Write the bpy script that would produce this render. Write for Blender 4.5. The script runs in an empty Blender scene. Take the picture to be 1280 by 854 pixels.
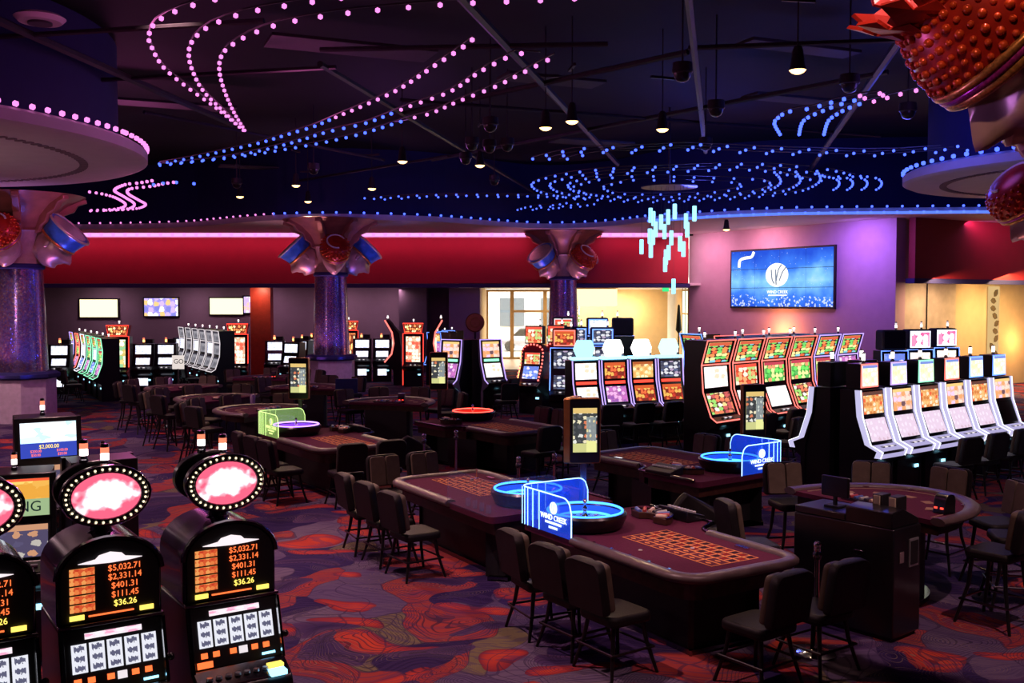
import bpy, bmesh, math, random
from mathutils import Vector, Matrix
random.seed(7)
R = math.radians
sc = bpy.context.scene
C = sc.collection
# ------------------------------------------------------------------ camera, world, exposure
EYE, FPX = 3.15, 1250.0
TILT = math.atan(52 / 1250)
cd = bpy.data.cameras.new('camera'); cam = bpy.data.objects.new('camera', cd); C.objects.link(cam)
cam.location = (0, 0, EYE); cam.rotation_euler = (math.pi / 2 - TILT, 0, 0)
cd.sensor_width = 36; cd.lens = 36 * FPX / 1280; cd.clip_end = 300
sc.camera = cam
w = bpy.data.worlds.new('sky'); sc.world = w; w.use_nodes = True
bg = w.node_tree.nodes['Background']; bg.inputs[0].default_value = (1.0, .97, .9, 1); bg.inputs[1].default_value = 8.0
vs = sc.view_settings
vs.view_transform = 'Standard'; vs.look = 'None'; vs.exposure = 0.0; vs.gamma = 1; vs.use_curve_mapping = False
sc.cycles.max_bounces = 6; sc.cycles.diffuse_bounces = 3; sc.cycles.glossy_bounces = 3; sc.cycles.transmission_bounces = 6
sc.cycles.transparent_max_bounces = 8; sc.cycles.sample_clamp_indirect = 4; sc.cycles.caustics_reflective = False; sc.cycles.caustics_refractive = False

def lamp(name, kind, loc, energy, col, size=.2, target=None, spot=60, blend=.6, sy=None):
    l = bpy.data.lights.new(name, kind); l.energy = energy; l.color = col
    if kind == 'AREA':
        l.size = size
        if sy: l.shape = 'RECTANGLE'; l.size_y = sy
    else: l.shadow_soft_size = size
    if kind == 'SPOT': l.spot_size = R(spot); l.spot_blend = blend
    o = bpy.data.objects.new(name, l); C.objects.link(o); o.location = loc
    if target is not None:
        o.rotation_euler = (Vector(target) - Vector(loc)).to_track_quat('-Z', 'Y').to_euler()
    return o

def at(x, y, z):
    u = (x - 640) / FPX; v = (427 - y) / FPX
    dy = math.cos(TILT) + v * math.sin(TILT); dz = -math.sin(TILT) + v * math.cos(TILT)
    t = (z - EYE) / dz
    return Vector((u * t, dy * t, z))
def atd(x, y, D):      # point at ground distance D
    u = (x - 640) / FPX; v = (427 - y) / FPX
    dy = math.cos(TILT) + v * math.sin(TILT); dz = -math.sin(TILT) + v * math.cos(TILT)
    t = D / dy
    return Vector((u * t, D, EYE + dz * t))

# ------------------------------------------------------------------ fixed measures of the room and its large lights, some of them added
BK = 41.0; ZB, ZT = 3.71, 5.86          # bulkhead plane, its lower and upper edge
SZ = 5.86                               # underside of the soffits
P0 = Vector((7.35, 41.6)); dW = Vector((2.66, -4.2)).normalized()      # screen wall: start and direction
P1 = P0 + dW * 10.0; dR = Vector((.848, .53))                          # wall right of it
# LED colour washes from the hanging strings and soffit edges
PKC, BLC = (1, .18, .62), (.08, .10, 1)
for x, y, e, c in ((-4.5, 12, 60, PKC), (-4.0, 18, 60, PKC), (-9, 24, 120, PKC), (-3, 26, 80, (.6, .15, .9)), (5, 27, 240, BLC), (7.6, 20, 120, BLC), (7, 16, 40, (.3, .15, 1)), (1, 9, 30, PKC)):
    lamp('led_wash', 'POINT', (x, y, 6.15), e, c, .5)
# pink ledge grazing the crimson bulkhead
lamp('bulkhead_wash', 'AREA', (-7.0, BK - .75, ZT - .15), 170, (1, .16, .36), 26, (-7.0, BK + .2, ZB), sy=.15)
q = P1 + dR * 5 + Vector((.9, -1.4)); lamp('bulkhead_wash', 'AREA', (q.x, q.y, 5.8), 60, (.8, .15, .5), 8, (q.x, q.y + 1.4, 4.0), sy=.2)  # added area lamp brightening the right bulkhead, which has no pink ledge
# added upward spots around each pedestal, brightening shaft, heads and soffit
for cx, cy, e in ((-12.75, 26, 150), (-6.15, 34, 170), (2.05, 40, 120), (9.5, 15.9, 60)):
    for a, c in ((-100, (.9, .25, .75)), (-55, (.10, .14, 1)), (-140, (1, .42, .35))):
        px_, py_ = cx + 1.15 * math.cos(R(a)), cy + 1.15 * math.sin(R(a))
        lamp('column_fill', 'SPOT', (px_, py_, .9), e, c, .08, (cx + .75 * math.cos(R(a)), cy + .75 * math.sin(R(a)), 4.6), 80, .8)
for cx, cy, e in ((-12.75, 26, 140), (-6.15, 34, 260), (2.05, 40, 120)): lamp('pedestal_fill', 'SPOT', (cx + 1.2, cy - 4.0, 5.9), e, (1, .5, .9), .1, (cx, cy - .6, .8), 30, .6)  # added spots to brighten the pedestals, no fixtures behind them
lamp('disc_fill', 'POINT', (-12.6, 17.0, 3.4), 160, (1, .62, .66), .3)  # added floating lamp, unseen, brightens the underside of the large disc
lamp('pillar_fill', 'AREA', (-10.55, 41.4, 3.6), 16, (1, .6, .4), .3, (-10.55, 42.1, 1.5))  # added area lamp that brightens the red pillar
# added area lamps under the alcove ceiling, brightening the back wall
for x in (-18, -14, -10.8, -7.5, -5.2): lamp('alcove_fill', 'AREA', (x, 43.4, 3.6), 22, (.9, .50, .72), .8, (x, 44.2, 0))
# screen wall washers
out = Vector((dW.y, -dW.x))
for t, e, c in ((1.5, 75, (1, .42, .58)), (4.5, 95, (1, .40, .52)), (8.9, 120, (.42, .18, 1))):
    q = P0 + dW * t + out * 1.5; r_ = P0 + dW * t; lamp('wall_washer', 'AREA', (q.x, q.y, 5.6), e, c, 1.2, (r_.x, r_.y, 2.2))
q = P0 + dW * 5.2 + out * .6; lamp('machine_glow', 'POINT', (q.x, q.y, 2.0), 130, (1, .36, .10), .25)
# lobby and niche
lamp('lobby_light', 'AREA', (3.6, 49, 3.6), 600, (1, .78, .45), 4, (3.6, 49, 0)); lamp('lobby_wall_lamp', 'POINT', (6.2, 50.6, 2.6), 90, (1, .62, .25), .2)
q = P1 + dR * 5 + Vector((1.0, -1.2)); lamp('niche_light', 'AREA', (q.x, q.y, 3.6), 300, (1, .60, .22), 2.5, (q.x, q.y + 1.5, 0)); q = P1 + dR * 7.2 + Vector((.4, .2)); lamp('niche_lamp', 'POINT', (q.x, q.y, 1.6), 60, (1, .5, .15), .2)
q = P1 + dR * 1.2 + Vector((.9, -1.0)); lamp('niche_light', 'AREA', (q.x, q.y, 3.6), 120, (1, .60, .30), 1.5, (q.x, q.y + 1.5, 0))
# two added spots without fixtures, brightening the nearest statue head
lamp('statue_fill', 'SPOT', (1.2, 3.4, 6.2), 200, (1, .55, .42), .1, (3.0, 6.0, 4.4), 40, .6)
lamp('statue_fill', 'SPOT', (.6, 6.5, 3.9), 40, (.55, .25, 1), .1, (3.0, 6.0, 4.4), 40, .6)

# ------------------------------------------------------------------ mesh helpers
class MB:
    def __init__(s): s.v = []; s.f = []; s.uv = {}
    def add(s, vs_, fs, uv=None):
        o = len(s.v); s.v += [Vector(v) for v in vs_]
        for k, f in enumerate(fs):
            if uv and k in uv: s.uv[len(s.f)] = uv[k]
            s.f.append(tuple(i + o for i in f))
        return s
    def box(s, c, d, rz=0):
        x, y, z = d[0] / 2, d[1] / 2, d[2] / 2; c = Vector(c); M = Matrix.Rotation(rz, 3, 'Z')
        p = [c + M @ Vector((i * x, j * y, k * z)) for k in (-1, 1) for j in (-1, 1) for i in (-1, 1)]
        return s.add(p, [(0, 2, 3, 1), (4, 5, 7, 6), (0, 1, 5, 4), (2, 6, 7, 3), (0, 4, 6, 2), (1, 3, 7, 5)])
    def prism(s, poly, z0, z1):
        n = len(poly)
        p = [(a[0], a[1], z0) for a in poly] + [(a[0], a[1], z1) for a in poly]
        return s.add(p, [tuple(range(n))[::-1], tuple(range(n, 2 * n))] + [(i, (i + 1) % n, n + (i + 1) % n, n + i) for i in range(n)])
    def extx(s, poly, x0, x1):      # poly of (y,z)
        n = len(poly)
        p = [(x0, a[0], a[1]) for a in poly] + [(x1, a[0], a[1]) for a in poly]
        return s.add(p, [tuple(range(n)), tuple(range(n, 2 * n))[::-1]] + [(i, n + i, n + (i + 1) % n, (i + 1) % n) for i in range(n)])
    def exty(s, poly, y0, y1):      # poly of (x,z)
        n = len(poly)
        p = [(a[0], y0, a[1]) for a in poly] + [(a[0], y1, a[1]) for a in poly]
        return s.add(p, [tuple(range(n)), tuple(range(n, 2 * n))[::-1]] + [(i, n + i, n + (i + 1) % n, (i + 1) % n) for i in range(n)])
    def lathe(s, prof, n=20, c=(0, 0, 0), a0=0, cap=True):
        m = len(prof); p = []
        for i in range(n):
            a = a0 + 2 * math.pi * i / n
            for r, z in prof: p.append((c[0] + r * math.cos(a), c[1] + r * math.sin(a), c[2] + z))
        f = [(i * m + j, ((i + 1) % n) * m + j, ((i + 1) % n) * m + j + 1, i * m + j + 1) for i in range(n) for j in range(m - 1)]
        if cap and prof[0][0] > 1e-4: f.append(tuple(i * m for i in range(n))[::-1])
        if cap and prof[-1][0] > 1e-4: f.append(tuple(i * m + m - 1 for i in range(n)))
        return s.add(p, f)
    def tube(s, pts, r, n=6, closed=False, rad2=None):
        pts = [Vector(p) for p in pts]; m = len(pts); P = []
        up0 = None
        for i, p in enumerate(pts):
            a = pts[i - 1] if (i > 0 or closed) else p
            b = pts[(i + 1) % m] if (i < m - 1 or closed) else p
            t = (b - a).normalized() if (b - a).length > 1e-9 else Vector((0, 0, 1))
            up = Vector((0, 0, 1)) if abs(t.z) < .95 else Vector((1, 0, 0))
            if up0 is not None and abs(up0.dot(t)) < .95: up = up0
            x = t.cross(up).normalized(); y = x.cross(t).normalized(); up0 = y
            rr = r if rad2 is None else r + (rad2 - r) * i / max(1, m - 1)
            for k in range(n):
                a_ = 2 * math.pi * (k + .5) / n
                P.append(p + x * math.cos(a_) * rr + y * math.sin(a_) * rr)
        f = []
        for i in range(m if closed else m - 1):
            j = (i + 1) % m
            f += [(i * n + k, i * n + (k + 1) % n, j * n + (k + 1) % n, j * n + k) for k in range(n)]
        if not closed: f += [tuple(range(n))[::-1], tuple(range((m - 1) * n, m * n))]
        return s.add(P, f)
    def sphere(s, c, r, n=10, m=6, sc_=(1, 1, 1)):
        prof = [(r * math.sin(math.pi * j / m), -r * math.cos(math.pi * j / m)) for j in range(m + 1)]
        b = MB(); prof[0] = (1e-5, -r); prof[-1] = (1e-5, r); b.lathe(prof, n)
        return s.add([(c[0] + v[0] * sc_[0], c[1] + v[1] * sc_[1], c[2] + v[2] * sc_[2]) for v in b.v], b.f)
    def ico(s, c, r):
        t = (1 + 5 ** .5) / 2; k = r / math.sqrt(1 + t * t)
        p = [(-1, t, 0), (1, t, 0), (-1, -t, 0), (1, -t, 0), (0, -1, t), (0, 1, t), (0, -1, -t), (0, 1, -t), (t, 0, -1), (t, 0, 1), (-t, 0, -1), (-t, 0, 1)]
        f = [(0, 11, 5), (0, 5, 1), (0, 1, 7), (0, 7, 10), (0, 10, 11), (1, 5, 9), (5, 11, 4), (11, 10, 2), (10, 7, 6), (7, 1, 8), (3, 9, 4), (3, 4, 2), (3, 2, 6), (3, 6, 8), (3, 8, 9), (4, 9, 5), (2, 4, 11), (6, 2, 10), (8, 6, 7), (9, 8, 1)]
        return s.add([(c[0] + a * k, c[1] + b * k, c[2] + d * k) for a, b, d in p], f)
    def slab(s, a, b, c, d, th):     # quad a,b,c,d (bl, br, tr, tl), front face has UV, extruded backwards by th
        a, b, c, d = [Vector(q) for q in (a, b, c, d)]
        n = (b - a).cross(d - a).normalized() * th
        o = [a, b, c, d, a - n, b - n, c - n, d - n]
        z = ((0, 0),) * 4
        return s.add(o, [(0, 1, 2, 3), (7, 6, 5, 4), (0, 4, 5, 1), (1, 5, 6, 2), (2, 6, 7, 3), (3, 7, 4, 0)],
                     {0: ((0, 0), (1, 0), (1, 1), (0, 1)), 1: z, 2: z, 3: z, 4: z, 5: z})
    def xf(s, M):
        s.v = [M @ v for v in s.v]; return s
    def build(s, name, mat, parent=None, smooth=None, bevel=0, seg=2):
        me = bpy.data.meshes.new(name); me.from_pydata(s.v, [], s.f)
        if s.uv:
            ul = me.uv_layers.new(name='UVMap')
            for fi, uv in s.uv.items():
                for k, li in enumerate(me.polygons[fi].loop_indices): ul.data[li].uv = uv[k]
        else:
            bm = bmesh.new(); bm.from_mesh(me); bmesh.ops.recalc_face_normals(bm, faces=bm.faces); bm.to_mesh(me); bm.free()
        me.materials.append(mat)
        o = bpy.data.objects.new(name, me); C.objects.link(o)
        if parent is not None: o.parent = parent
        if smooth is not None:
            me.polygons.foreach_set('use_smooth', [True] * len(me.polygons))
            me.set_sharp_from_angle(angle=R(smooth))
        if bevel:
            b = o.modifiers.new('edge', 'BEVEL'); b.width = bevel; b.segments = seg; b.limit_method = 'ANGLE'; b.angle_limit = R(40)
            if smooth is None:
                me.polygons.foreach_set('use_smooth', [True] * len(me.polygons)); b.harden_normals = False
                me.set_sharp_from_angle(angle=R(50))
        return o

def tag(o, label=None, cat=None, group=None, kind=None):
    if label: o['label'] = label
    if cat: o['category'] = cat
    if group: o['group'] = group
    if kind: o['kind'] = kind
    return o
def empty(name, loc=(0, 0, 0), rz=0):
    o = bpy.data.objects.new(name, None); C.objects.link(o); o.location = loc; o.rotation_euler = (0, 0, rz)
    o.empty_display_size = .1
    return o
CH = {}; PLACED = set()
def copy_tree(o, parent=None):
    if o.name not in CH: CH[o.name] = list(o.children)
    c = o.copy(); C.objects.link(c); c.parent = parent
    for ch in CH[o.name]: copy_tree(ch, c)
    return c
def dup(root, loc, rz, label=None, group=None):     # the first call moves the thing itself, later calls copy it
    if root.name in PLACED: r = copy_tree(root)
    else: PLACED.add(root.name); r = root; CH[root.name] = list(root.children)
    r.location = loc; r.rotation_euler = (0, 0, rz)
    if label: r['label'] = label
    if group: r['group'] = group
    return r
def setmat(o, m):
    o.material_slots[0].link = 'OBJECT'; o.material_slots[0].material = m
def text(name, s, size, mat, parent, loc, rot, ext=.002, ax='CENTER', sx=1.0):
    cu = bpy.data.curves.new(name, 'FONT'); cu.body = s; cu.size = size; cu.align_x = ax; cu.align_y = 'CENTER'; cu.extrude = ext; cu.resolution_u = 3
    t = bpy.data.objects.new(name, cu); me = bpy.data.meshes.new_from_object(t); bpy.data.objects.remove(t); me.name = name
    me.materials.clear(); me.materials.append(mat)
    o = bpy.data.objects.new(name, me); C.objects.link(o); o.parent = parent; o.location = loc; o.rotation_euler = rot; o.scale = (sx, 1, 1)
    return o
def bez(pts, n=6):       # catmull-rom through points
    pts = [Vector(p) for p in pts]; out = []
    for i in range(len(pts) - 1):
        p0 = pts[max(0, i - 1)]; p1 = pts[i]; p2 = pts[i + 1]; p3 = pts[min(len(pts) - 1, i + 2)]
        for k in range(n):
            t = k / n
            out.append(.5 * ((2 * p1) + (p2 - p0) * t + (2 * p0 - 5 * p1 + 4 * p2 - p3) * t * t + (3 * p1 - p0 - 3 * p2 + p3) * t ** 3))
    out.append(pts[-1]); return out
def resample(pts, d):
    out = [pts[0].copy()]; acc = 0
    for a, b in zip(pts, pts[1:]):
        L = (b - a).length
        if L < 1e-9: continue
        t = d - acc
        while t <= L:
            out.append(a + (b - a) * (t / L)); t += d
        acc = (acc + L) % d
    return out
def rounded(poly, rads, n=6):     # round corners of a 2d polygon
    out = []; m = len(poly)
    for i in range(m):
        p = Vector(poly[i]); a = Vector(poly[i - 1]); b = Vector(poly[(i + 1) % m]); r = rads[i] if isinstance(rads, (list, tuple)) else rads
        if r <= 0: out.append(p); continue
        u = (a - p).normalized(); v = (b - p).normalized()
        q0 = p + u * r; q1 = p + v * r
        for k in range(n + 1):
            t = k / n; out.append(q0 * (1 - t) ** 2 + p * 2 * t * (1 - t) + q1 * t * t)
    return out
def inset2(poly, d):
    m = len(poly); out = []; P = [Vector(p) for p in poly]
    ar = sum(P[i].x * P[(i + 1) % m].y - P[(i + 1) % m].x * P[i].y for i in range(m)); sg = 1 if ar > 0 else -1
    for i in range(m):
        t1 = (P[i] - P[i - 1]); t2 = (P[(i + 1) % m] - P[i])
        n1 = Vector((-t1.y, t1.x)).normalized() if t1.length > 1e-6 else Vector((0, 0)); n2 = Vector((-t2.y, t2.x)).normalized() if t2.length > 1e-6 else n1
        b = (n1 + n2)
        b = b.normalized() if b.length > 1e-6 else n2
        out.append(P[i] + b * d * sg)
    return out

# ------------------------------------------------------------------ materials
def newmat(name):
    m = bpy.data.materials.new(name); m.use_nodes = True; return m, m.node_tree.nodes, m.node_tree.links
def pbr(name, col, rough=.5, metal=0, var=.12, scale=8, bump=0, coat=0, spec=.5):
    m, N, L = newmat(name); b = N['Principled BSDF']
    b.inputs['Roughness'].default_value = rough; b.inputs['Metallic'].default_value = metal; b.inputs['Coat Weight'].default_value = coat
    b.inputs['Specular IOR Level'].default_value = spec
    tc = N.new('ShaderNodeTexCoord'); no = N.new('ShaderNodeTexNoise'); no.inputs['Scale'].default_value = scale; no.inputs['Detail'].default_value = 3
    L.new(tc.outputs['Object'], no.inputs['Vector'])
    r = N.new('ShaderNodeValToRGB'); r.color_ramp.elements[0].position = .3; r.color_ramp.elements[1].position = .7
    r.color_ramp.elements[0].color = tuple(c * (1 - var) for c in col) + (1,); r.color_ramp.elements[1].color = tuple(min(1, c * (1 + var)) for c in col) + (1,)
    L.new(no.outputs['Fac'], r.inputs['Fac']); L.new(r.outputs['Color'], b.inputs['Base Color'])
    if bump:
        bp = N.new('ShaderNodeBump'); bp.inputs['Strength'].default_value = bump; bp.inputs['Distance'].default_value = .01
        n2 = N.new('ShaderNodeTexNoise'); n2.inputs['Scale'].default_value = scale * 12; L.new(tc.outputs['Object'], n2.inputs['Vector'])
        L.new(n2.outputs['Fac'], bp.inputs['Height']); L.new(bp.outputs['Normal'], b.inputs['Normal'])
    return m
def emis(name, col, s):
    m, N, L = newmat(name); N.remove(N['Principled BSDF'])
    e = N.new('ShaderNodeEmission'); e.inputs[0].default_value = tuple(col) + (1,); e.inputs[1].default_value = s
    L.new(e.outputs[0], N['Material Output'].inputs[0]); return m
def math_n(N, L, op, a, b=None, c=None):
    n = N.new('ShaderNodeMath'); n.operation = op
    for i, q in enumerate((a, b, c)):
        if q is None: continue
        if isinstance(q, (int, float)): n.inputs[i].default_value = q
        else: L.new(q, n.inputs[i])
    return n.outputs[0]
def ramp(N, L, fac, stops, const=False):
    r = N.new('ShaderNodeValToRGB')
    if const: r.color_ramp.interpolation = 'CONSTANT'
    el = r.color_ramp.elements
    while len(el) < len(stops): el.new(.5)
    for e, (p, c) in zip(el, stops): e.position = p; e.color = tuple(c) + (1,)
    L.new(fac, r.inputs['Fac']); return r.outputs['Color']
def mixc(N, L, fac, a, b):
    n = N.new('ShaderNodeMix'); n.data_type = 'RGBA'
    for i, q in ((0, fac), (6, a), (7, b)):
        if isinstance(q, (int, float)): n.inputs[i].default_value = q
        elif isinstance(q, tuple): n.inputs[i].default_value = q + (1,)
        else: L.new(q, n.inputs[i])
    return n.outputs[2]
def uvmap(N, L, sx, sy, ox=0, oy=0):
    tc = N.new('ShaderNodeTexCoord'); mp = N.new('ShaderNodeMapping'); mp.inputs['Scale'].default_value = (sx, sy, 1); mp.inputs['Location'].default_value = (ox, oy, 0)
    L.new(tc.outputs['UV'], mp.inputs['Vector']); return mp.outputs['Vector'], tc.outputs['UV']
SCR = {}
def screen(nx, ny, bgc, pal, s=1.6, head=None, seed=0, size=.42, blend=.0, foot=None):
    """emissive game screen: nx x ny symbols from palette pal on background bgc, optional header band"""
    key = (nx, ny, bgc, tuple(pal), s, head, seed, size, foot)
    if key in SCR: return SCR[key]
    m, N, L = newmat('game_screen'); N.remove(N['Principled BSDF'])
    v, uv = uvmap(N, L, nx, ny, seed * 3, seed * 5)
    vo = N.new('ShaderNodeTexVoronoi'); vo.voronoi_dimensions = '2D'; vo.inputs['Scale'].default_value = 1; vo.inputs['Randomness'].default_value = .35
    L.new(v, vo.inputs['Vector'])
    sp = N.new('ShaderNodeSeparateColor'); L.new(vo.outputs['Color'], sp.inputs[0])
    k = len(pal); col = ramp(N, L, sp.outputs[0], [(i / k, pal[i]) for i in range(k)], True)
    no = N.new('ShaderNodeTexNoise'); no.noise_dimensions = '2D'; no.inputs['Scale'].default_value = 2.5; L.new(v, no.inputs['Vector'])
    th = math_n(N, L, 'LESS_THAN', math_n(N, L, 'ADD', vo.outputs['Distance'], math_n(N, L, 'MULTIPLY', math_n(N, L, 'SUBTRACT', no.outputs['Fac'], .5), .5)), size)
    c = mixc(N, L, th, bgc, col)
    su = N.new('ShaderNodeSeparateXYZ'); L.new(uv, su.inputs[0])
    if head: c = mixc(N, L, math_n(N, L, 'GREATER_THAN', su.outputs[1], head[0]), c, head[1])
    if foot: c = mixc(N, L, math_n(N, L, 'LESS_THAN', su.outputs[1], foot[0]), c, foot[1])
    e = N.new('ShaderNodeEmission'); e.inputs[1].default_value = s; L.new(c, e.inputs[0]); L.new(e.outputs[0], N['Material Output'].inputs[0])
    SCR[key] = m; return m

M = {}
M['black'] = pbr('black_lacquer', (.008, .007, .010), .28, 0, .2, 6)
M['blackm'] = pbr('black_matte', (.010, .009, .012), .6, 0, .2, 6)
M['chrome'] = pbr('chrome', (.7, .7, .72), .12, 1, .05)
M['dchrome'] = pbr('dark_chrome', (.18, .17, .2), .2, 1, .1)
M['leather'] = pbr('dark_leather', (.010, .008, .009), .55, 0, .25, 10, .25, spec=.25)
M['taupe'] = pbr('taupe_leather', (.105, .078, .056), .55, 0, .15, 10, .25, spec=.25)
M['rail'] = pbr('rail_leather', (.11, .075, .075), .36, 0, .15, 10, .15)
M['felt'] = pbr('purple_felt', (.105, .020, .050), .95, 0, .12, 40, .2, spec=.1)
M['wood'] = pbr('dark_wood', (.055, .022, .014), .35, 0, .35, 14)
M['legs'] = pbr('black_metal_legs', (.012, .010, .012), .35, .3, .1)
M['gold'] = pbr('bronze_gold', (.42, .17, .05), .35, .7, .15)
M['white'] = pbr('white_plastic', (.72, .72, .76), .35)
M['silver'] = pbr('silver_plastic', (.45, .45, .5), .3, .6)
M['redwall'] = pbr('crimson_paint', (.30, .008, .022), .7, 0, .05, 3)
M['navy'] = pbr('navy_paint', (.010, .010, .10), .75, 0, .05, 3)
M['mauve'] = pbr('mauve_wall_paint', (.26, .19, .23), .8, 0, .04, 3)
M['tvwall'] = pbr('lilac_wall_paint', (.50, .34, .44), .8, 0, .04, 3)
M['soffit'] = pbr('soffit_white_paint', (.62, .56, .58), .7, 0, .04, 3)
M['beige'] = pbr('beige_paint', (.62, .50, .34), .8, 0, .05, 3)
M['concrete'] = pbr('pale_concrete', (.5, .44, .38), .85, 0, .15, 2.5, .2)
M['dark'] = pbr('black_ceiling_paint', (.005, .004, .006), .85, 0, .2, 2)
M['steel'] = pbr('dark_painted_steel', (.035, .028, .035), .45, .2, .2)
M['whitelight'] = emis('lit_white_panel', (1, .97, .92), 3.0)
M['warmlamp'] = emis('warm_lamp', (1, .55, .20), 5)
M['pinkbulb'] = emis('pink_bulb', (1, .25, .80), 1.55)
M['bluebulb'] = emis('blue_bulb', (.05, .095, 1), 3.4)
M['pinkled'] = emis('pink_led_strip', (1, .34, .80), 1.5)
M['blueled'] = emis('blue_led_strip', (.10, .20, 1), 1.3)
M['candlew'] = emis('candle_white', (1, .86, .8), 4)
M['candler'] = emis('candle_red', (1, .22, .12), 1.4)
M['candleo'] = emis('candle_orange', (1, .42, .1), 5)
M['neonred'] = emis('neon_red', (1, .16, .13), 2.2)
M['neonorange'] = emis('neon_orange_red', (1, .05, .03), 2.4)
M['neonblue'] = emis('neon_blue', (.12, .25, 1), 2.6)
M['neonwhite'] = emis('neon_white', (.85, .88, 1), 1.8)
M['neongreen'] = emis('neon_green', (.3, 1, .55), 1.6)
M['neonpurple'] = emis('neon_violet', (.5, .35, 1), 1.6)
M['dimwhite'] = emis('dim_white_light', (1, .9, .95), .9)
M['num_or'] = emis('amber_digits', (1, .16, .04), 1.6)
M['num_ye'] = emis('yellow_digits', (1, .72, .12), 1.6)
M['cyanled'] = emis('cyan_light', (.3, .75, 1), 2.5)
M['glow_red_plastic'] = emis('glowing_red_plastic', (1, .03, .02), .55)
def acrylic(name, col, a, es):
    m, N, L = newmat(name); b = N['Principled BSDF']
    b.inputs['Base Color'].default_value = col + (1,); b.inputs['Alpha'].default_value = a; b.inputs['Roughness'].default_value = .05
    b.inputs['Emission Color'].default_value = col + (1,); b.inputs['Emission Strength'].default_value = es
    return m
M['acr_blue'] = acrylic('blue_edge_lit_acrylic', (.015, .10, .95), .45, .50)
M['acr_green'] = acrylic('green_edge_lit_acrylic', (.5, .9, .25), .35, .35)
M['acr_clear'] = acrylic('clear_acrylic', (.25, .35, .7), .07, .03)
M['litdeck'] = emis('lit_lilac_plastic', (.62, .56, .95), .75)
M['litframe'] = emis('lit_white_plastic', (.66, .62, .95), .9)
M['edge_blue'] = emis('acrylic_edge_blue', (.35, .65, 1), 3.0)
M['edge_green'] = emis('acrylic_edge_green', (.75, 1, .35), 1.6)
M['glass'] = acrylic('window_glass', (.8, .9, .9), .08, 0)
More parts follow.
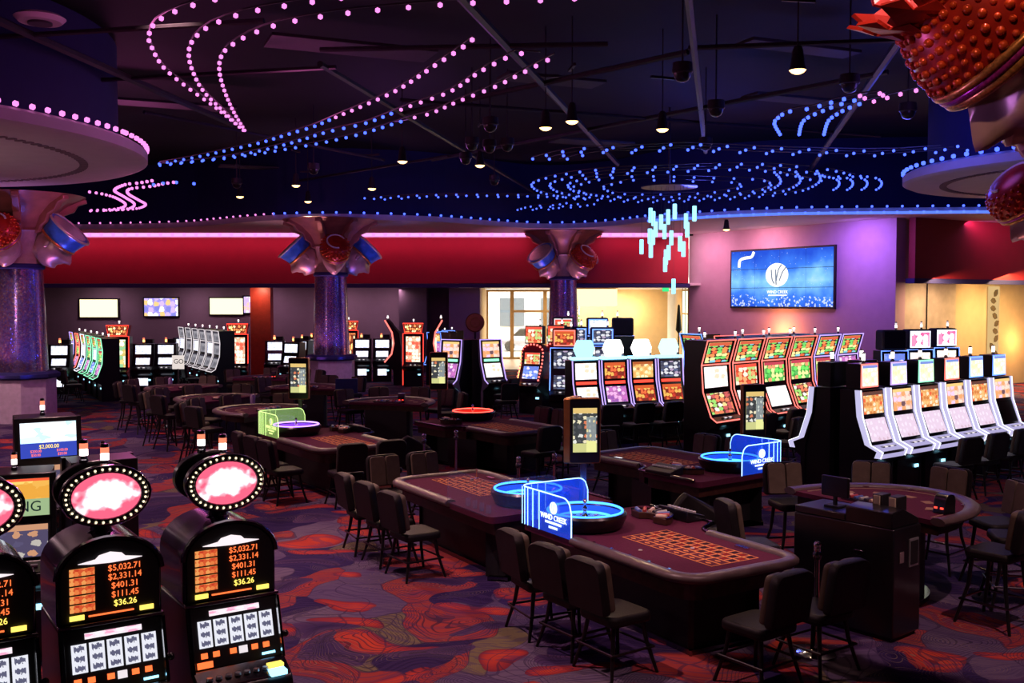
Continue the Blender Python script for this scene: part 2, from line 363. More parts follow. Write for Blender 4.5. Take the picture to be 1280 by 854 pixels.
# ------------------------------------------------------------------ carpet
def carpet_mat():
    m, N, L = newmat('casino_carpet'); b = N['Principled BSDF']; b.inputs['Roughness'].default_value = .95; b.inputs['Specular IOR Level'].default_value = .1
    tc = N.new('ShaderNodeTexCoord')
    wn = N.new('ShaderNodeTexNoise'); wn.inputs['Scale'].default_value = .9; wn.inputs['Detail'].default_value = 1; L.new(tc.outputs['Object'], wn.inputs['Vector'])
    wv = N.new('ShaderNodeVectorMath'); wv.operation = 'SUBTRACT'; wv.inputs[1].default_value = (.5, .5, .5); L.new(wn.outputs['Color'], wv.inputs[0])
    ws = N.new('ShaderNodeVectorMath'); ws.operation = 'SCALE'; ws.inputs['Scale'].default_value = 1.5; L.new(wv.outputs[0], ws.inputs[0])
    ad = N.new('ShaderNodeVectorMath'); ad.operation = 'ADD'; L.new(tc.outputs['Object'], ad.inputs[0]); L.new(ws.outputs[0], ad.inputs[1])
    def vor(scale, feat, rot, sy, seed=0):
        mp = N.new('ShaderNodeMapping'); mp.inputs['Rotation'].default_value = (0, 0, rot); mp.inputs['Scale'].default_value = (1, sy, 1); mp.inputs['Location'].default_value = (seed, seed, 0)
        L.new(ad.outputs[0], mp.inputs['Vector'])
        v = N.new('ShaderNodeTexVoronoi'); v.voronoi_dimensions = '2D'; v.feature = feat; v.inputs['Scale'].default_value = scale; L.new(mp.outputs[0], v.inputs['Vector']); return v
    v1 = vor(2.0, 'F1', .5, .55); v2 = vor(1.2, 'F1', -.4, 1.9, 7.3); v3 = vor(2.3, 'F1', .9, 1.6, 3.1)
    s1 = N.new('ShaderNodeSeparateColor'); L.new(v1.outputs['Color'], s1.inputs[0])
    s2 = N.new('ShaderNodeSeparateColor'); L.new(v2.outputs['Color'], s2.inputs[0])
    s3 = N.new('ShaderNodeSeparateColor'); L.new(v3.outputs['Color'], s3.inputs[0])
    base = ramp(N, L, s1.outputs[0], [(0, (.032, .018, .10)), (.18, (.12, .085, .17)), (.42, (.36, .05, .04)), (.60, (.16, .12, .19)), (.80, (.025, .012, .075)), (.92, (.19, .15, .08))], True)
    petal = ramp(N, L, v2.outputs['Distance'], [(0, (.62, .075, .03)), (.25, (.50, .05, .03)), (.42, (.16, .02, .04))])
    petal2 = ramp(N, L, v2.outputs['Distance'], [(0, (.020, .010, .07)), (.42, (.10, .05, .13))])
    inb = math_n(N, L, 'LESS_THAN', v2.outputs['Distance'], .40)
    pc_ = mixc(N, L, math_n(N, L, 'GREATER_THAN', s2.outputs[1], .62), petal, petal2)
    col = mixc(N, L, math_n(N, L, 'MULTIPLY', inb, math_n(N, L, 'GREATER_THAN', s2.outputs[0], .32)), base, pc_)
    # feather fans: concentric thin dark and pale lines
    rings = math_n(N, L, 'GREATER_THAN', math_n(N, L, 'SINE', math_n(N, L, 'MULTIPLY', v1.outputs['Distance'], 105)), .72)
    near = math_n(N, L, 'GREATER_THAN', s1.outputs[1], .45)
    col = mixc(N, L, math_n(N, L, 'MULTIPLY', math_n(N, L, 'MULTIPLY', rings, near), .7), col, (.02, .01, .035))
    lt = math_n(N, L, 'GREATER_THAN', math_n(N, L, 'SINE', math_n(N, L, 'MULTIPLY', v3.outputs['Distance'], 80)), .90)
    col = mixc(N, L, math_n(N, L, 'MULTIPLY', math_n(N, L, 'MULTIPLY', lt, math_n(N, L, 'GREATER_THAN', s3.outputs[0], .7)), .6), col, (.26, .20, .13))
    v4 = vor(2.0, 'DISTANCE_TO_EDGE', .5, .55); v5 = vor(5.5, 'DISTANCE_TO_EDGE', .5, .45)
    ln = math_n(N, L, 'MAXIMUM', math_n(N, L, 'LESS_THAN', v4.outputs['Distance'], .018), math_n(N, L, 'MULTIPLY', math_n(N, L, 'LESS_THAN', v5.outputs['Distance'], .045), math_n(N, L, 'GREATER_THAN', s1.outputs[2], .55)))
    col = mixc(N, L, math_n(N, L, 'MULTIPLY', ln, .6), col, (.035, .02, .06))
    hat_ = N.new('ShaderNodeTexNoise'); hat_.inputs['Scale'].default_value = 1; hat_.inputs['Detail'].default_value = 3
    hm = N.new('ShaderNodeMapping'); hm.inputs['Rotation'].default_value = (0, 0, .5); hm.inputs['Scale'].default_value = (2.2, 26, 1); L.new(ad.outputs[0], hm.inputs[0]); L.new(hm.outputs[0], hat_.inputs['Vector'])
    col = mixc(N, L, math_n(N, L, 'MULTIPLY', math_n(N, L, 'GREATER_THAN', hat_.outputs['Fac'], .53), .45), col, (.06, .035, .12))
    st = N.new('ShaderNodeTexNoise'); st.inputs['Scale'].default_value = 9; st.inputs['Detail'].default_value = 4; L.new(tc.outputs['Object'], st.inputs['Vector'])
    col = mixc(N, L, math_n(N, L, 'MULTIPLY', st.outputs['Fac'], .2), col, (.03, .02, .05))
    L.new(col, b.inputs['Base Color'])
    g = N.new('ShaderNodeTexNoise'); g.inputs['Scale'].default_value = 180; L.new(tc.outputs['Object'], g.inputs['Vector'])
    bp = N.new('ShaderNodeBump'); bp.inputs['Strength'].default_value = .4; bp.inputs['Distance'].default_value = .01; L.new(g.outputs['Fac'], bp.inputs['Height']); L.new(bp.outputs[0], b.inputs['Normal'])
    return m
M['carpet'] = carpet_mat()
def struct(name, mb, mat, parent=None, **k):
    o = mb.build(name, mat, parent, **k)
    if parent is None: o['kind'] = 'structure'
    return o
struct('floor', MB().box((0, 20, -.1), (64, 62, .2)), M['carpet'])
struct('ceiling', MB().box((0, 20, 8.4), (64, 62, .2)), M['dark'])
struct('wall_left', MB().box((-24, 20, 4.1), (.4, 62, 8.6)), M['mauve'])
struct('wall_front', MB().box((0, -9, 4.1), (64, .4, 8.6)), M['dark'])
struct('wall_right', MB().box((28, 15, 4.1), (.4, 52, 8.6)), M['redwall'])
BK = 41.0; ZB, ZT = 3.71, 5.86          # bulkhead plane, its lower and upper edge
struct('wall_back', MB().box((-13.2, 45, 2), (21.6, .3, 4)), M['mauve'])
struct('trim_1', MB().box((-8.4, BK, (ZB + ZT) / 2 + .06), (31.2, .24, ZT - ZB - .12)), M['redwall'])
struct('trim_2', MB().box((-8.4, BK - .04, ZB + .02), (31.3, .34, .16)), M['navy'])
struct('wall_upper', MB().box((-4, BK + .5, 7.1), (40, .2, 2.6)), M['dark'])
struct('ceiling_alcove', MB().box((-13.2, 43.1, ZB + .06), (21.6, 3.9, .1)), M['soffit'])
# wall pilasters between the gaming alcove and the lobby
struct('wall_pilaster', MB().box((-2.0, 43.6, 1.83), (1.3, 3.0, 3.66)), M['tvwall'])
struct('wall_return', MB().box((-4.3, 44.2, 1.83), (1.2, 1.6, 3.66)), M['mauve'])
# red feature pillar with lettering-like marks
pl = struct('wall_red_pillar', MB().box((-10.55, 42.2, 1.83), (.85, .5, 3.66)), pbr('red_brown_panel', (.42, .045, .025), .4))
# lobby beyond
struct('floor_lobby', MB().box((3.6, 50, .01), (10, 10, .02)), pbr('lobby_tile', (.55, .47, .38), .3))
struct('ceiling_lobby', MB().box((3.6, 48.5, ZB + .08), (12.5, 15, .1)), M['soffit'])
struct('wall_lobby_side', MB().box((5.75, 51.6, 1.85), (4.5, .3, 3.7)), M['beige'])
struct('wall_lobby_end', MB().box((8.6, 49, 1.85), (.3, 14, 3.7)), M['beige'])
struct('wall_lobby_near', MB().box((-1.55, 49, 1.85), (.4, 9.5, 3.7)), M['beige'])
# glazed front: mullions and panes
fr = pbr('bronze_window_frame', (.40, .24, .10), .4, .3)
for k, (x0, x1) in enumerate(((-1.35, .0), (.0, 1.75), (1.75, 3.5))):
    wn_ = empty('window_%d' % (k + 1), ((x0 + x1) / 2, 53.0, 0)); wn_['kind'] = 'structure'
    W_ = x1 - x0; f = MB()
    for x in (-W_ / 2 + .05, W_ / 2 - .05): f.box((x, 0, 1.85), (.10, .12, 3.7))
    for z in ((.06, 2.55, 3.64) if k else (.06, 3.64)): f.box((0, 0, z), (W_ - .2, .12, .12))
    f.build('window_frame', fr, wn_)
    MB().box((0, 0, 1.30), (W_ - .2, .02, 2.36)).build('pane', M['glass'], wn_)
    MB().box((0, 0, 3.09), (W_ - .2, .02, .94)).build('pane', M['glass'], wn_)
w4 = empty('window_4', (8.3, 47.0, 0)); w4['kind'] = 'structure'
# street outside
struct('ground_street', MB().box((2, 72, -.08), (80, 38, .12)), pbr('pale_paving', (.5, .48, .45), .8))
bld = empty('street_building', (0, 78, 0)); tag(bld, 'pale building across the street seen through the lobby windows', 'building')
MB().box((0, 2, 6), (50, 4, 12)).build('wall', pbr('pale_render', (.6, .55, .48), .8), bld)
for i in range(-5, 6):
    for z in (2.2, 6.0): MB().box((i * 3.2, -.05, z), (1.9, .16, 2.2)).build('window', pbr('shop_glass', (.10, .12, .14), .2) if 'shopg' not in M else M['shopg'], bld)
cr = empty('parked_car', (1.2, 62, 0)); tag(cr, 'silver car parked outside the lobby window', 'car')
MB().extx([(-.85, .35), (.85, .35), (.85, .75), (.7, .95), (-.7, .95), (-.85, .75)], -2.1, 2.1).build('body', M['silver'], cr, bevel=.08)
MB().exty([(-1.2, .93), (1.5, .93), (1.0, 1.4), (-.7, 1.4)], -.68, .68).build('cabin', M['black'], cr, bevel=.06)
for x in (-1.35, 1.35):
    for y in (-.8, .8): MB().lathe([(.001, -.1), (.32, -.1), (.32, .1), (.001, .1)], 16).xf(Matrix.Translation((x, y, .32)) @ Matrix.Rotation(R(90), 4, 'X')).build('wheel', M['blackm'], cr, smooth=40)
tr = empty('street_tree', (5.0, 66, 0)); tag(tr, 'leafy green tree standing outside beyond the lobby', 'tree')
MB().tube([(0, 0, 0), (.1, 0, 1.5), (0, .1, 3)], .16, 8).build('trunk', M['wood'], tr)
lf = MB()
for i in range(260):
    a = random.uniform(0, 6.28); z = random.uniform(-1, 1); r = math.sqrt(1 - z * z) * random.uniform(.5, 1)
    p = Vector((1.6 * r * math.cos(a), 1.6 * r * math.sin(a), 2.6 + 1.5 * z)); d = random.uniform(.15, .3)
    q = Matrix.Rotation(random.uniform(0, 6), 3, 'Z') @ Matrix.Rotation(random.uniform(0, 3), 3, 'X')
    lf.add([p + q @ Vector(v) * d for v in ((-1, 0, 0), (0, -.5, .1), (1, 0, 0), (0, .5, .1))], [(0, 1, 2, 3)])
lf.build('foliage', pbr('green_leaves', (.12, .28, .06), .6), tr)['kind'] = 'stuff'
# right: screen wall, concrete wall, bulkhead, niche
P0 = Vector((7.35, 41.6)); dW = Vector((2.66, -4.2)).normalized(); nW = Vector((dW.y, -dW.x))  # along wall, and out of the room side
def wallbox(name, p, d, L0, L1, th, z0, z1, mat, parent=None, off=0):
    n = Vector((-d.y, d.x)); a = p + d * L0 + n * off; b = p + d * L1 + n * off
    poly = [a, b, b + n * th, a + n * th]
    return struct(name, MB().prism(poly, z0, z1), mat, parent)
wallbox('wall_screen', P0, dW, 0, 10.0, .5, 0, 6.4, M['tvwall'])
P1 = P0 + dW * 10.0; dR = Vector((.848, .53))
wallbox('wall_concrete', P1 + Vector((.30, .45)), dR, 0, 3.1, .4, 0, 6.4, M['concrete'])
wallbox('trim_3', P1 + Vector((.30, .40)), dR, 1.45, 1.49, .02, 0, 4, M['dark'])
wallbox('wall_niche', P1 + Vector((.30, .45)), dR, 3.1, 16, .4, 0, 6.4, M['beige'], off=.35)
wallbox('trim_4', P1 + Vector((.55, -.2)), dR, 0, 16, .25, 3.80, 6.1, M['redwall'])
wallbox('trim_5', P1 + Vector((.55, -.26)), dR, -.05, 16, .35, 3.70, 3.86, M['navy'])
struct('wall_upper_right', MB().prism([P0 + Vector((.2, .3)), P1 + Vector((.2, .3)), P1 + dR * 17, P1 + dR * 17 + Vector((0, .5)), P0 + Vector((.3, .8))], 6.4, 8.3), M['navy'])
# leaf patterned light panel in the niche
lp = empty('leaf_panel', tuple(P1 + dR * 5.75 + Vector((.30, .45))) + (0,), math.atan2(dR.y, dR.x))
tag(lp, 'pale backlit panel printed with dark leaves in the right niche', 'wall panel')
MB().box((0, .25, 1.9), (.62, .06, 3.5)).build('panel', emis('warm_backlit_panel', (1, .66, .28), .75), lp)
lfm = pbr('grey_leaf_print', (.10, .08, .05), .8)
for i in range(11):
    x = random.uniform(-.22, .22); z = .6 + i * .28; a = random.uniform(-1, 1)
    b = MB(); ca, sa = math.cos(a), math.sin(a); pp = [(-.17, 0), (-.07, .10), (.06, .10), (.18, 0), (.06, -.11), (-.08, -.09)]
    b.exty([(x + u * ca - v * sa, z + u * sa + v * ca) for u, v in pp], .205, .222).build('leaf', lfm, lp)

# ------------------------------------------------------------------ soffits with light edges
def bulbs_along(name, pts, d, r, mat, parent=None, each=False, off=(0, 0, 0)):
    ps = resample(pts, d); o = Vector(off)
    if each:
        proto = MB().ico((0, 0, 0), r)
        me = None; out = []
        for p in ps:
            if me is None: b = proto.build(name, mat, parent, smooth=80); me = b.data
            else: b = bpy.data.objects.new(name, me); C.objects.link(b); b.parent = parent
            b.location = p + o; out.append(b)
        return out
    mb = MB()
    for p in ps: mb.ico(p + o, r)
    b = mb.build(name, mat, parent, smooth=80); b['kind'] = 'stuff'; return b
SZ = 5.86
# long wavy soffit edge over the back columns
edge = [at(*p, SZ) for p in ((-60, 287), (60, 286.5), (150, 286), (230, 284), (270, 281), (310, 277.5), (355, 275), (415, 274), (475, 275), (540, 277), (600, 281), (650, 284.5), (690, 285.5), (730, 284.5), (770, 282), (810, 277.5), (860, 274), (920, 270.5), (1000, 268), (1105, 267), (1225, 266), (1290, 266))]
edge = bez(edge, 4)
bk = [Vector((24, 44.5, SZ)), Vector((16, 40, SZ)), Vector((8, BK + .3, SZ)), Vector((-26, BK + .3, SZ))]
poly = [(p.x, p.y) for p in edge] + [(p.x, p.y) for p in bk]
sof = MB().prism(poly, SZ, SZ + .18).build('ceiling_soffit', M['soffit']); sof['kind'] = 'structure'
back = [(p.x, p.y + .35) for p in edge] + [(24, 46), (-26, 42)]
wl = MB(); n = len(edge)
wl.add([(p.x, p.y + .45, SZ + .18) for p in edge] + [(p.x, p.y + .45, 8.3) for p in edge], [(i, i + 1, n + i + 1, n + i) for i in range(n - 1)])
wl.build('wall_soffit_drum', M['navy'])['kind'] = 'structure'
ls = empty('edge_light_string', edge[0]); tag(ls, 'long string of round bulbs along the wavy soffit edge over the columns', 'string lights')
loc0 = edge[0].copy(); rel = [p - loc0 for p in edge]
kp = next(i for i, p in enumerate(edge) if 640 + 1250 * p.x / p.y > 335)
bulbs_along('pink_bulbs', rel[:kp + 1], .42, .040, M['pinkbulb'], ls, off=(0, -.06, .22))
bulbs_along('blue_bulbs', rel[kp:], .46, .045, M['bluebulb'], ls, off=(0, -.06, .22))
kb = next(i for i, p in enumerate(edge) if 640 + 1250 * p.x / p.y > 800)
MB().tube([p + Vector((0, -.05, .02)) for p in rel[kb:]], .045, 6).build('led_strip', M['blueled'], ls)
bulbs_along('lower_blue_bulbs', rel[kb:], .40, .05, M['bluebulb'], ls, off=(0, -.12, .03))
# pink ledge at the top of the red bulkhead
lg = empty('ledge_light_string', (-20.5, BK - .2, ZT - .06)); tag(lg, 'glowing pink light ledge along the top of the red bulkhead', 'string lights')
lp_ = [Vector((0, 0, 0)), Vector((27.4, 0, 0))]
MB().box((13.7, .05, -.02), (27.4, .10, .20)).build('ledge', M['soffit'], lg)
MB().box((13.7, -.02, .0), (27.4, .06, .15)).build('led_strip', M['pinkled'], lg)
bulbs_along('pink_bulbs', lp_, .48, .085, M['pinkbulb'], lg, off=(0, -.08, 0))

def disc(name, label, c, r, z, bulbmat, bd, drum, led=None, grille=True):
    o = empty(name, (c[0], c[1], z)); tag(o, label, 'ceiling disc')
    MB().lathe([(.001, 0), (r - .12, 0), (r, .05), (r, .22), (r - .1, .28), (.001, .28)], 96).build('disc', M['soffit'], o, smooth=30)
    MB().lathe([(r - .55, .28), (r - .55, 2.3)], 96).build('drum', drum, o, smooth=40)
    ring = [Vector((r * math.cos(a * .02) * .998, r * math.sin(a * .02) * .998, 0)) for a in range(0, 315)]
    bulbs_along('edge_bulbs', ring, bd, .055, bulbmat, o, off=(0, 0, .32))
    if grille:
        g = MB(); n_ = 150
        for i in range(n_):
            a = 2 * math.pi * i / n_; rr = r * .80
            g.box((rr * math.cos(a), rr * math.sin(a), -.006), (.16, .09, .03), a)
        g.build('air_grille', M['mauve'], o)['kind'] = 'stuff'
    if led: MB().tube([p for p in ring], .05, 6, True).build('led_strip', led, o)
    return o
disc('ceiling_disc', 'large round white ceiling disc edged with pink bulbs', (-13.0, 18.3), 6.0, SZ, M['pinkbulb'], .30, M['navy'])
disc('ceiling_disc', 'corner of a white ceiling disc high at the top edge', (-8.0, 5.9), 4.35, SZ, M['pinkbulb'], .42, M['navy'])
disc('ceiling_disc', 'round white ceiling disc edged with blue bulbs beside the statue head', (13.6, 22.6), 4.5, SZ, M['bluebulb'], .36, M['navy'])
# ------------------------------------------------------------------ hanging light strings
ZS = 6.3
def string(name, label, px, d, r, split=None, each=False, group=None, z=ZS, mats=('bluebulb', 'pinkbulb'), cable=True):
    pts = bez([at(x, y, z) for x, y in px], 5); o = empty(name, pts[0]); tag(o, label, 'string lights', group)
    rel = [p - pts[0] for p in pts]
    if cable: MB().tube([p + Vector((0, 0, .05)) for p in resample(rel, .35)], .012, 4).build('cable', M['steel'], o)
    if split is None: bulbs_along('bulb' if each else 'bulbs', rel, d, r, M[mats[0]], o, each)
    else:
        a = [q for q, p in zip(rel, pts) if 640 + 1250 * p.x / p.y <= split]; b = [q for q, p in zip(rel, pts) if 640 + 1250 * p.x / p.y > split]
        for q, m in ((a, mats[0]), (b, mats[1])):
            if len(q) > 1: bulbs_along('bulb' if each else 'bulbs', q, d, r, M[m], o, each)
    return o
PK = ('pinkbulb', 'pinkbulb'); GP = 'hanging light strings'
string('light_string', 'outermost of three pink bulb strings looping at upper left', [(304, 163), (270, 135), (235, 110), (205, 85), (190, 60), (186, 45), (195, 28), (225, 12), (275, -2), (330, -12)], .36, .032, each=True, mats=PK, group=GP)
string('light_string', 'middle of three pink bulb strings looping at upper left', [(304, 163), (280, 140), (255, 115), (242, 92), (236, 70), (240, 52), (258, 35), (285, 23), (312, 15), (347, 9), (388, 3), (430, -3)], .36, .032, each=True, mats=PK, group=GP)
string('light_string', 'innermost pink bulb string running along the top of the photo', [(306, 163), (292, 140), (280, 112), (274, 86), (279, 66), (298, 51), (316, 42), (340, 33), (370, 26), (408, 20), (448, 15), (493, 11), (540, 7), (588, 4), (637, 2), (688, 0), (740, -3)], .36, .032, each=True, mats=PK, group=GP)
string('light_string', 'topmost of three streaming strings turning from blue to pink', [(199, 205), (243, 197), (289, 187), (324, 179), (370, 165), (393, 158), (426, 144), (450, 134), (496, 113), (542, 83), (580, 58), (600, 41)], .36, .034, 415, mats=('bluebulb', 'pinkbulb'), group=GP)
string('light_string', 'middle of three streaming strings turning from blue to pink', [(200, 206), (231, 203), (282, 197), (328, 188), (367, 178), (406, 166), (432, 160), (461, 153), (512, 133), (562, 115), (598, 91), (628, 75), (645, 67), (678, 70)], .36, .034, 500, group=GP)
string('light_string', 'lowest of three streaming strings turning from blue to pink', [(200, 207), (247, 202), (299, 196), (356, 187), (401, 179), (429, 173), (457, 166), (511, 149), (538, 142), (575, 126), (618, 109), (648, 94), (679, 78), (696, 70)], .36, .034, 515, group=GP)
for k, (nm, px) in enumerate((('left', [(112, 240), (130, 243), (146, 248), (157, 256), (146, 261), (112, 263)]),
                              ('middle', [(190, 226), (172, 229), (156, 231), (143, 238), (155, 246), (168, 255), (160, 261), (130, 263)]),
                              ('right', [(217, 228), (203, 230), (189, 233), (163, 236), (160, 242), (173, 250), (182, 256), (170, 261), (140, 263), (109, 264)]))):
    string('light_string', '%s of three zigzag pink strings under the large disc' % {'left': 'leftmost', 'middle': 'middle one', 'right': 'rightmost'}[nm], px, .28, .05, mats=PK, group=GP, cable=False)
string('light_string', 'short blue and pink string tail trailing right of the zigzag', [(192, 231), (217, 228), (245, 230)], .5, .05, group=GP, cable=False)
for k, px in enumerate(([(975, 168), (968, 155), (972, 148), (985, 140), (1012, 136), (1033, 130), (1055, 124), (1075, 120), (1100, 117)],
                        [(999, 168), (1002, 155), (1010, 147), (1033, 137), (1049, 131), (1081, 123), (1121, 117)],
                        [(1030, 168), (1035, 152), (1046, 143), (1059, 136), (1075, 130), (1097, 126), (1121, 119), (1155, 111)])):
    string('light_string', '%s of three hooked blue strings near the statue head' % ('leftmost', 'middle', 'rightmost')[k], px, .30, .038, 1068 + k * 8, group=GP)
def band(label, px, offs, d, r=.036, jit=.12):
    o = None; base = bez([at(x, y, ZS) for x, y in px], 5)
    o = empty('light_band', base[0]); tag(o, label, 'string lights', 'hanging light bands')
    for k, off in enumerate(offs):
        pts = []
        for i, p in enumerate(base):
            t = (base[min(i + 1, len(base) - 1)] - base[max(0, i - 1)]).normalized(); nn = Vector((-t.y, t.x, 0))
            pts.append(p + nn * off - base[0])
        bulbs_along('bulbs', pts[k:], d, r, M['bluebulb'], o)
        MB().tube([p + Vector((0, 0, .05)) for p in resample(pts, .8)], .012, 4).build('cable', M['steel'], o)
band('long blue light band below the warm spotlights, right of centre', [(683, 200), (712, 193), (746, 188), (790, 188), (850, 184), (914, 187), (996, 190), (1088, 192), (1139, 190), (1212, 185)], (-.35, 0, .35), .62)
band('outer blue ring of lights hanging above the crystal pendant', [(994, 213), (940, 209), (885, 210), (836, 212), (776, 214), (730, 219), (697, 226), (687, 232), (697, 240), (720, 245), (765, 249), (818, 251), (872, 249), (924, 246), (976, 240), (1000, 228), (994, 214)], (-.5, 0, .5), .50)
band('inner blue ring of lights hanging above the crystal pendant', [(734, 234), (765, 226), (800, 223), (885, 225), (935, 227), (944, 234), (920, 240), (870, 244), (800, 245), (755, 243), (736, 236)], (-.4, .4), .55)
band('blue light stream running left from the hanging ring', [(463, 249), (500, 247), (560, 245), (620, 245), (680, 246), (730, 248)], (-.3, 0, .3), .62)
band('short blue light cluster below the left of the ring', [(664, 263), (680, 259), (705, 258), (730, 254)], (-.5, 0, .5), .45)
band('blue light tail right of the ring beside the blue disc', [(1006, 215), (1022, 218), (1038, 222), (1060, 224)], (-.6, 0, .6), .45)
for k, x in enumerate((1045, 1062, 1080, 1098)):
    string('light_string', '%s of four small blue hooks beside the blue disc' % ('first', 'second', 'third', 'fourth')[k], [(x - 14, 221), (x - 2, 223), (x + 4, 228), (x + 2, 234), (x - 6, 239)], .42, .036, group='small blue hooks', cable=False)

# ------------------------------------------------------------------ pipes, beams, spot lamps, camera domes
def pipe(a, b, r, label, z=7.2, name='ceiling_pipe', mat='steel'):
    p, q = at(*a, z), at(*b, z); o = MB().tube([Vector((0, 0, 0)), q - p], r, 6).build(name, M[mat]); o.location = p
    tag(o, label, 'pipe', 'ceiling pipes')
for a, b, r, l in (((570, -10), (772, 205), .07, 'long diagonal dark pipe crossing the ceiling centre'), ((860, -10), (882, 190), .06, 'dark pipe running away above the warm lamps'),
                   ((1125, 50), (1000, 230), .07, 'dark diagonal pipe left of the statue head'), ((-10, 22), (290, 155), .07, 'dark diagonal pipe above the large disc'),
                   ((0, 46), (330, 26), .04, 'thin pipe crossing behind the pink loops, upper one'), ((50, 104), (420, 84), .04, 'thin pipe crossing behind the pink loops, lower one'),
                   ((400, 80), (700, 260), .06, 'dark diagonal pipe under the pink streaming strings'), ((420, 160), (860, 65), .05, 'slanting pipe behind the cluster of camera domes'),
                   ((540, 200), (1110, 90), .05, 'slanting pipe passing above the row of warm lamps'), ((180, 140), (480, 200), .04, 'thin pipe above the blue streaming strings'),
                   ((860, 60), (1130, 50), .04, 'thin pipe level with the large warm lamp'), ((500, 125), (1100, 170), .04, 'thin pipe crossing under the warm lamps'),
                   ((230, 250), (560, 195), .04, 'thin pipe among the far warm lamps'), ((400, 62), (760, 55), .04, 'thin pipe under the topmost pink string')):
    pipe(a, b, r, l)
for k, (x, y, sx, sy) in enumerate(((740, 178, 2.4, .8), (690, 100, 2.2, .7), (440, 60, 3, .9), (1000, 125, 2.8, .6), (200, 130, 3.4, .7), (1000, 60, 2.4, .5), (330, 210, 3, .6))):
    p = at(x, y, 7.7); o = MB().box((0, 0, 0), (sx, sy, .06), .4).build('ceiling_panel', pbr('grey_panel', (.05, .042, .048), .7), bevel=.01); o.location = p
    tag(o, ('pale flat panel under the black ceiling, ' + ('above the ring of blue lights', 'beside the pink string ends', 'above the streaming strings', 'over the hooked strings', 'above the large disc', 'left of the statue hat', 'above the far lamps')[k]), 'ceiling panel', 'ceiling panels')
dl = empty('ceiling_vent', at(50, 28, 7.0)); tag(dl, 'round pale vent high beside the ceiling disc at upper left', 'vent')
MB().lathe([(.001, 0), (.28, 0), (.34, .06), (.28, .1), (.001, .1)], 28).build('ring', M['soffit'], dl, smooth=30)
MB().lathe([(.001, -.03), (.16, -.03), (.16, 0), (.001, 0)], 24).build('diffuser', M['steel'], dl, smooth=30)

def make_spot():
    o = empty('ceiling_spotlight')
    MB().lathe([(.001, .34), (.05, .34), (.075, .28), (.10, .06), (.125, .02), (.13, 0), (.12, 0), (.115, .03)], 16, cap=False).build('can', M['steel'], o, smooth=40)
    MB().lathe([(.001, -.055), (.05, -.048), (.09, -.028), (.115, .0), (.115, .02), (.001, .022)], 16).build('lens', M['warmlamp'], o, smooth=40)
    MB().tube([(0, 0, .28), (0, 0, 1.93)], .012, 6).build('stem', M['steel'], o)
    MB().box((0, 0, .98), (.5, .05, .05)).build('track', M['steel'], o)
    return o
SP = make_spot(); tag(SP, 'x', 'lamp')
SPOTS = ((997, 88), (715, 152), (682, 160), (828, 162), (503, 202), (600, 207), (465, 236), (370, 232), (385, 252), (300, 246), (322, 263))
SL = ('brightest warm spotlight, left of the statue head', 'right lamp of the pair over the nearest roulette tables', 'left lamp of the pair over the nearest roulette tables', 'warm spotlight above the right end of the blue band', 'warm spotlight left of the camera domes',
      'warm spotlight just under the camera dome cluster', 'warm spotlight at the left end of the blue stream', 'upper warm spotlight above the central column, left one', 'lower warm spotlight above the central column', 'warm spotlight far left among the ceiling pipes', 'lowest warm spotlight near the pink ledge')
SPOTPOS = []
for (x, y), l in zip(SPOTS, SL):
    p = at(x, y, 6.4); SPOTPOS.append(p); dup(SP, p, random.uniform(0, 3), l, 'warm ceiling spotlights')
def make_dome():
    o = empty('camera_dome')
    MB().lathe([(.15, .16), (.16, .02), (.14, 0), (.001, 0)], 20).build('housing', M['steel'], o, smooth=40)
    MB().lathe([(.135, 0), (.125, -.05), (.09, -.105), (.04, -.13), (.001, -.135)], 20).build('dome', M['black'], o, smooth=60)
    MB().tube([(0, 0, .14), (0, 0, 1.73)], .014, 6).build('stem', M['steel'], o)
    return o
DM = make_dome(); tag(DM, 'x', 'camera')
for (x, y), l in zip(((853, 92), (613, 157), (590, 181), (612, 184), (634, 182), (582, 199), (618, 226), (1135, 140), (895, 137), (1062, 106), (882, 181), (392, 212), (296, 230)),
                     ('above the row of warm lamps', 'highest of the central cluster', 'left of the central cluster', 'middle of the central cluster', 'right of the central cluster', 'lowest of the central cluster', 'below the cluster, over the blue stream', 'left of the statue nose', 'small, between warm lamps and hooked strings', 'right of the brightest warm lamp', 'on the long blue band', 'over the far lamps left of centre', 'beside the zigzag pink strings')):
    dup(DM, at(x, y, 6.6), 0, 'dark glass camera dome ' + l, 'camera domes')
# crystal pendant
pc = empty('crystal_pendant', atd(836, 300, 27)); tag(pc, 'pendant of blue glowing acrylic rods hanging in a loose spiral', 'pendant light')
rodm = emis('lit_acrylic_rod', (.26, .70, 1), 2.2)
rods = ((817, 258), (821, 262), (826, 269), (834, 263), (839, 258), (832, 280), (854, 269), (855, 280), (862, 261), (815, 280), (818, 287), (809, 288), (806, 298), (810, 305), (843, 287), (846, 297), (849, 304), (838, 306), (830, 313), (834, 321), (839, 349))
b0 = atd(836, 300, 27); k_ = 27 / 1250
for i, (x, y) in enumerate(rods):
    rx, rz = (x - 836) * k_, (300 - y - 9) * k_; ry = random.uniform(-.7, .7)
    r = MB().lathe([(.001, -.20), (.05, -.20), (.055, -.18), (.055, .18), (.05, .20), (.001, .20)], 8).build('rod', rodm, pc, smooth=40); r.location = (rx, ry, rz)
    MB().tube([(0, 0, .2), (0, 0, 1.42 - rz)], .004, 4).build('wire', M['steel'], r)
MB().lathe([(.001, 0), (.75, 0), (.75, .03), (.001, .03)], 32, (0, 0, 1.4)).build('canopy_plate', M['steel'], pc, smooth=30)
MB().tube([(0, 0, 1.45), (0, 0, 8.3 - b0.z)], .03, 8).build('stem', M['steel'], pc)
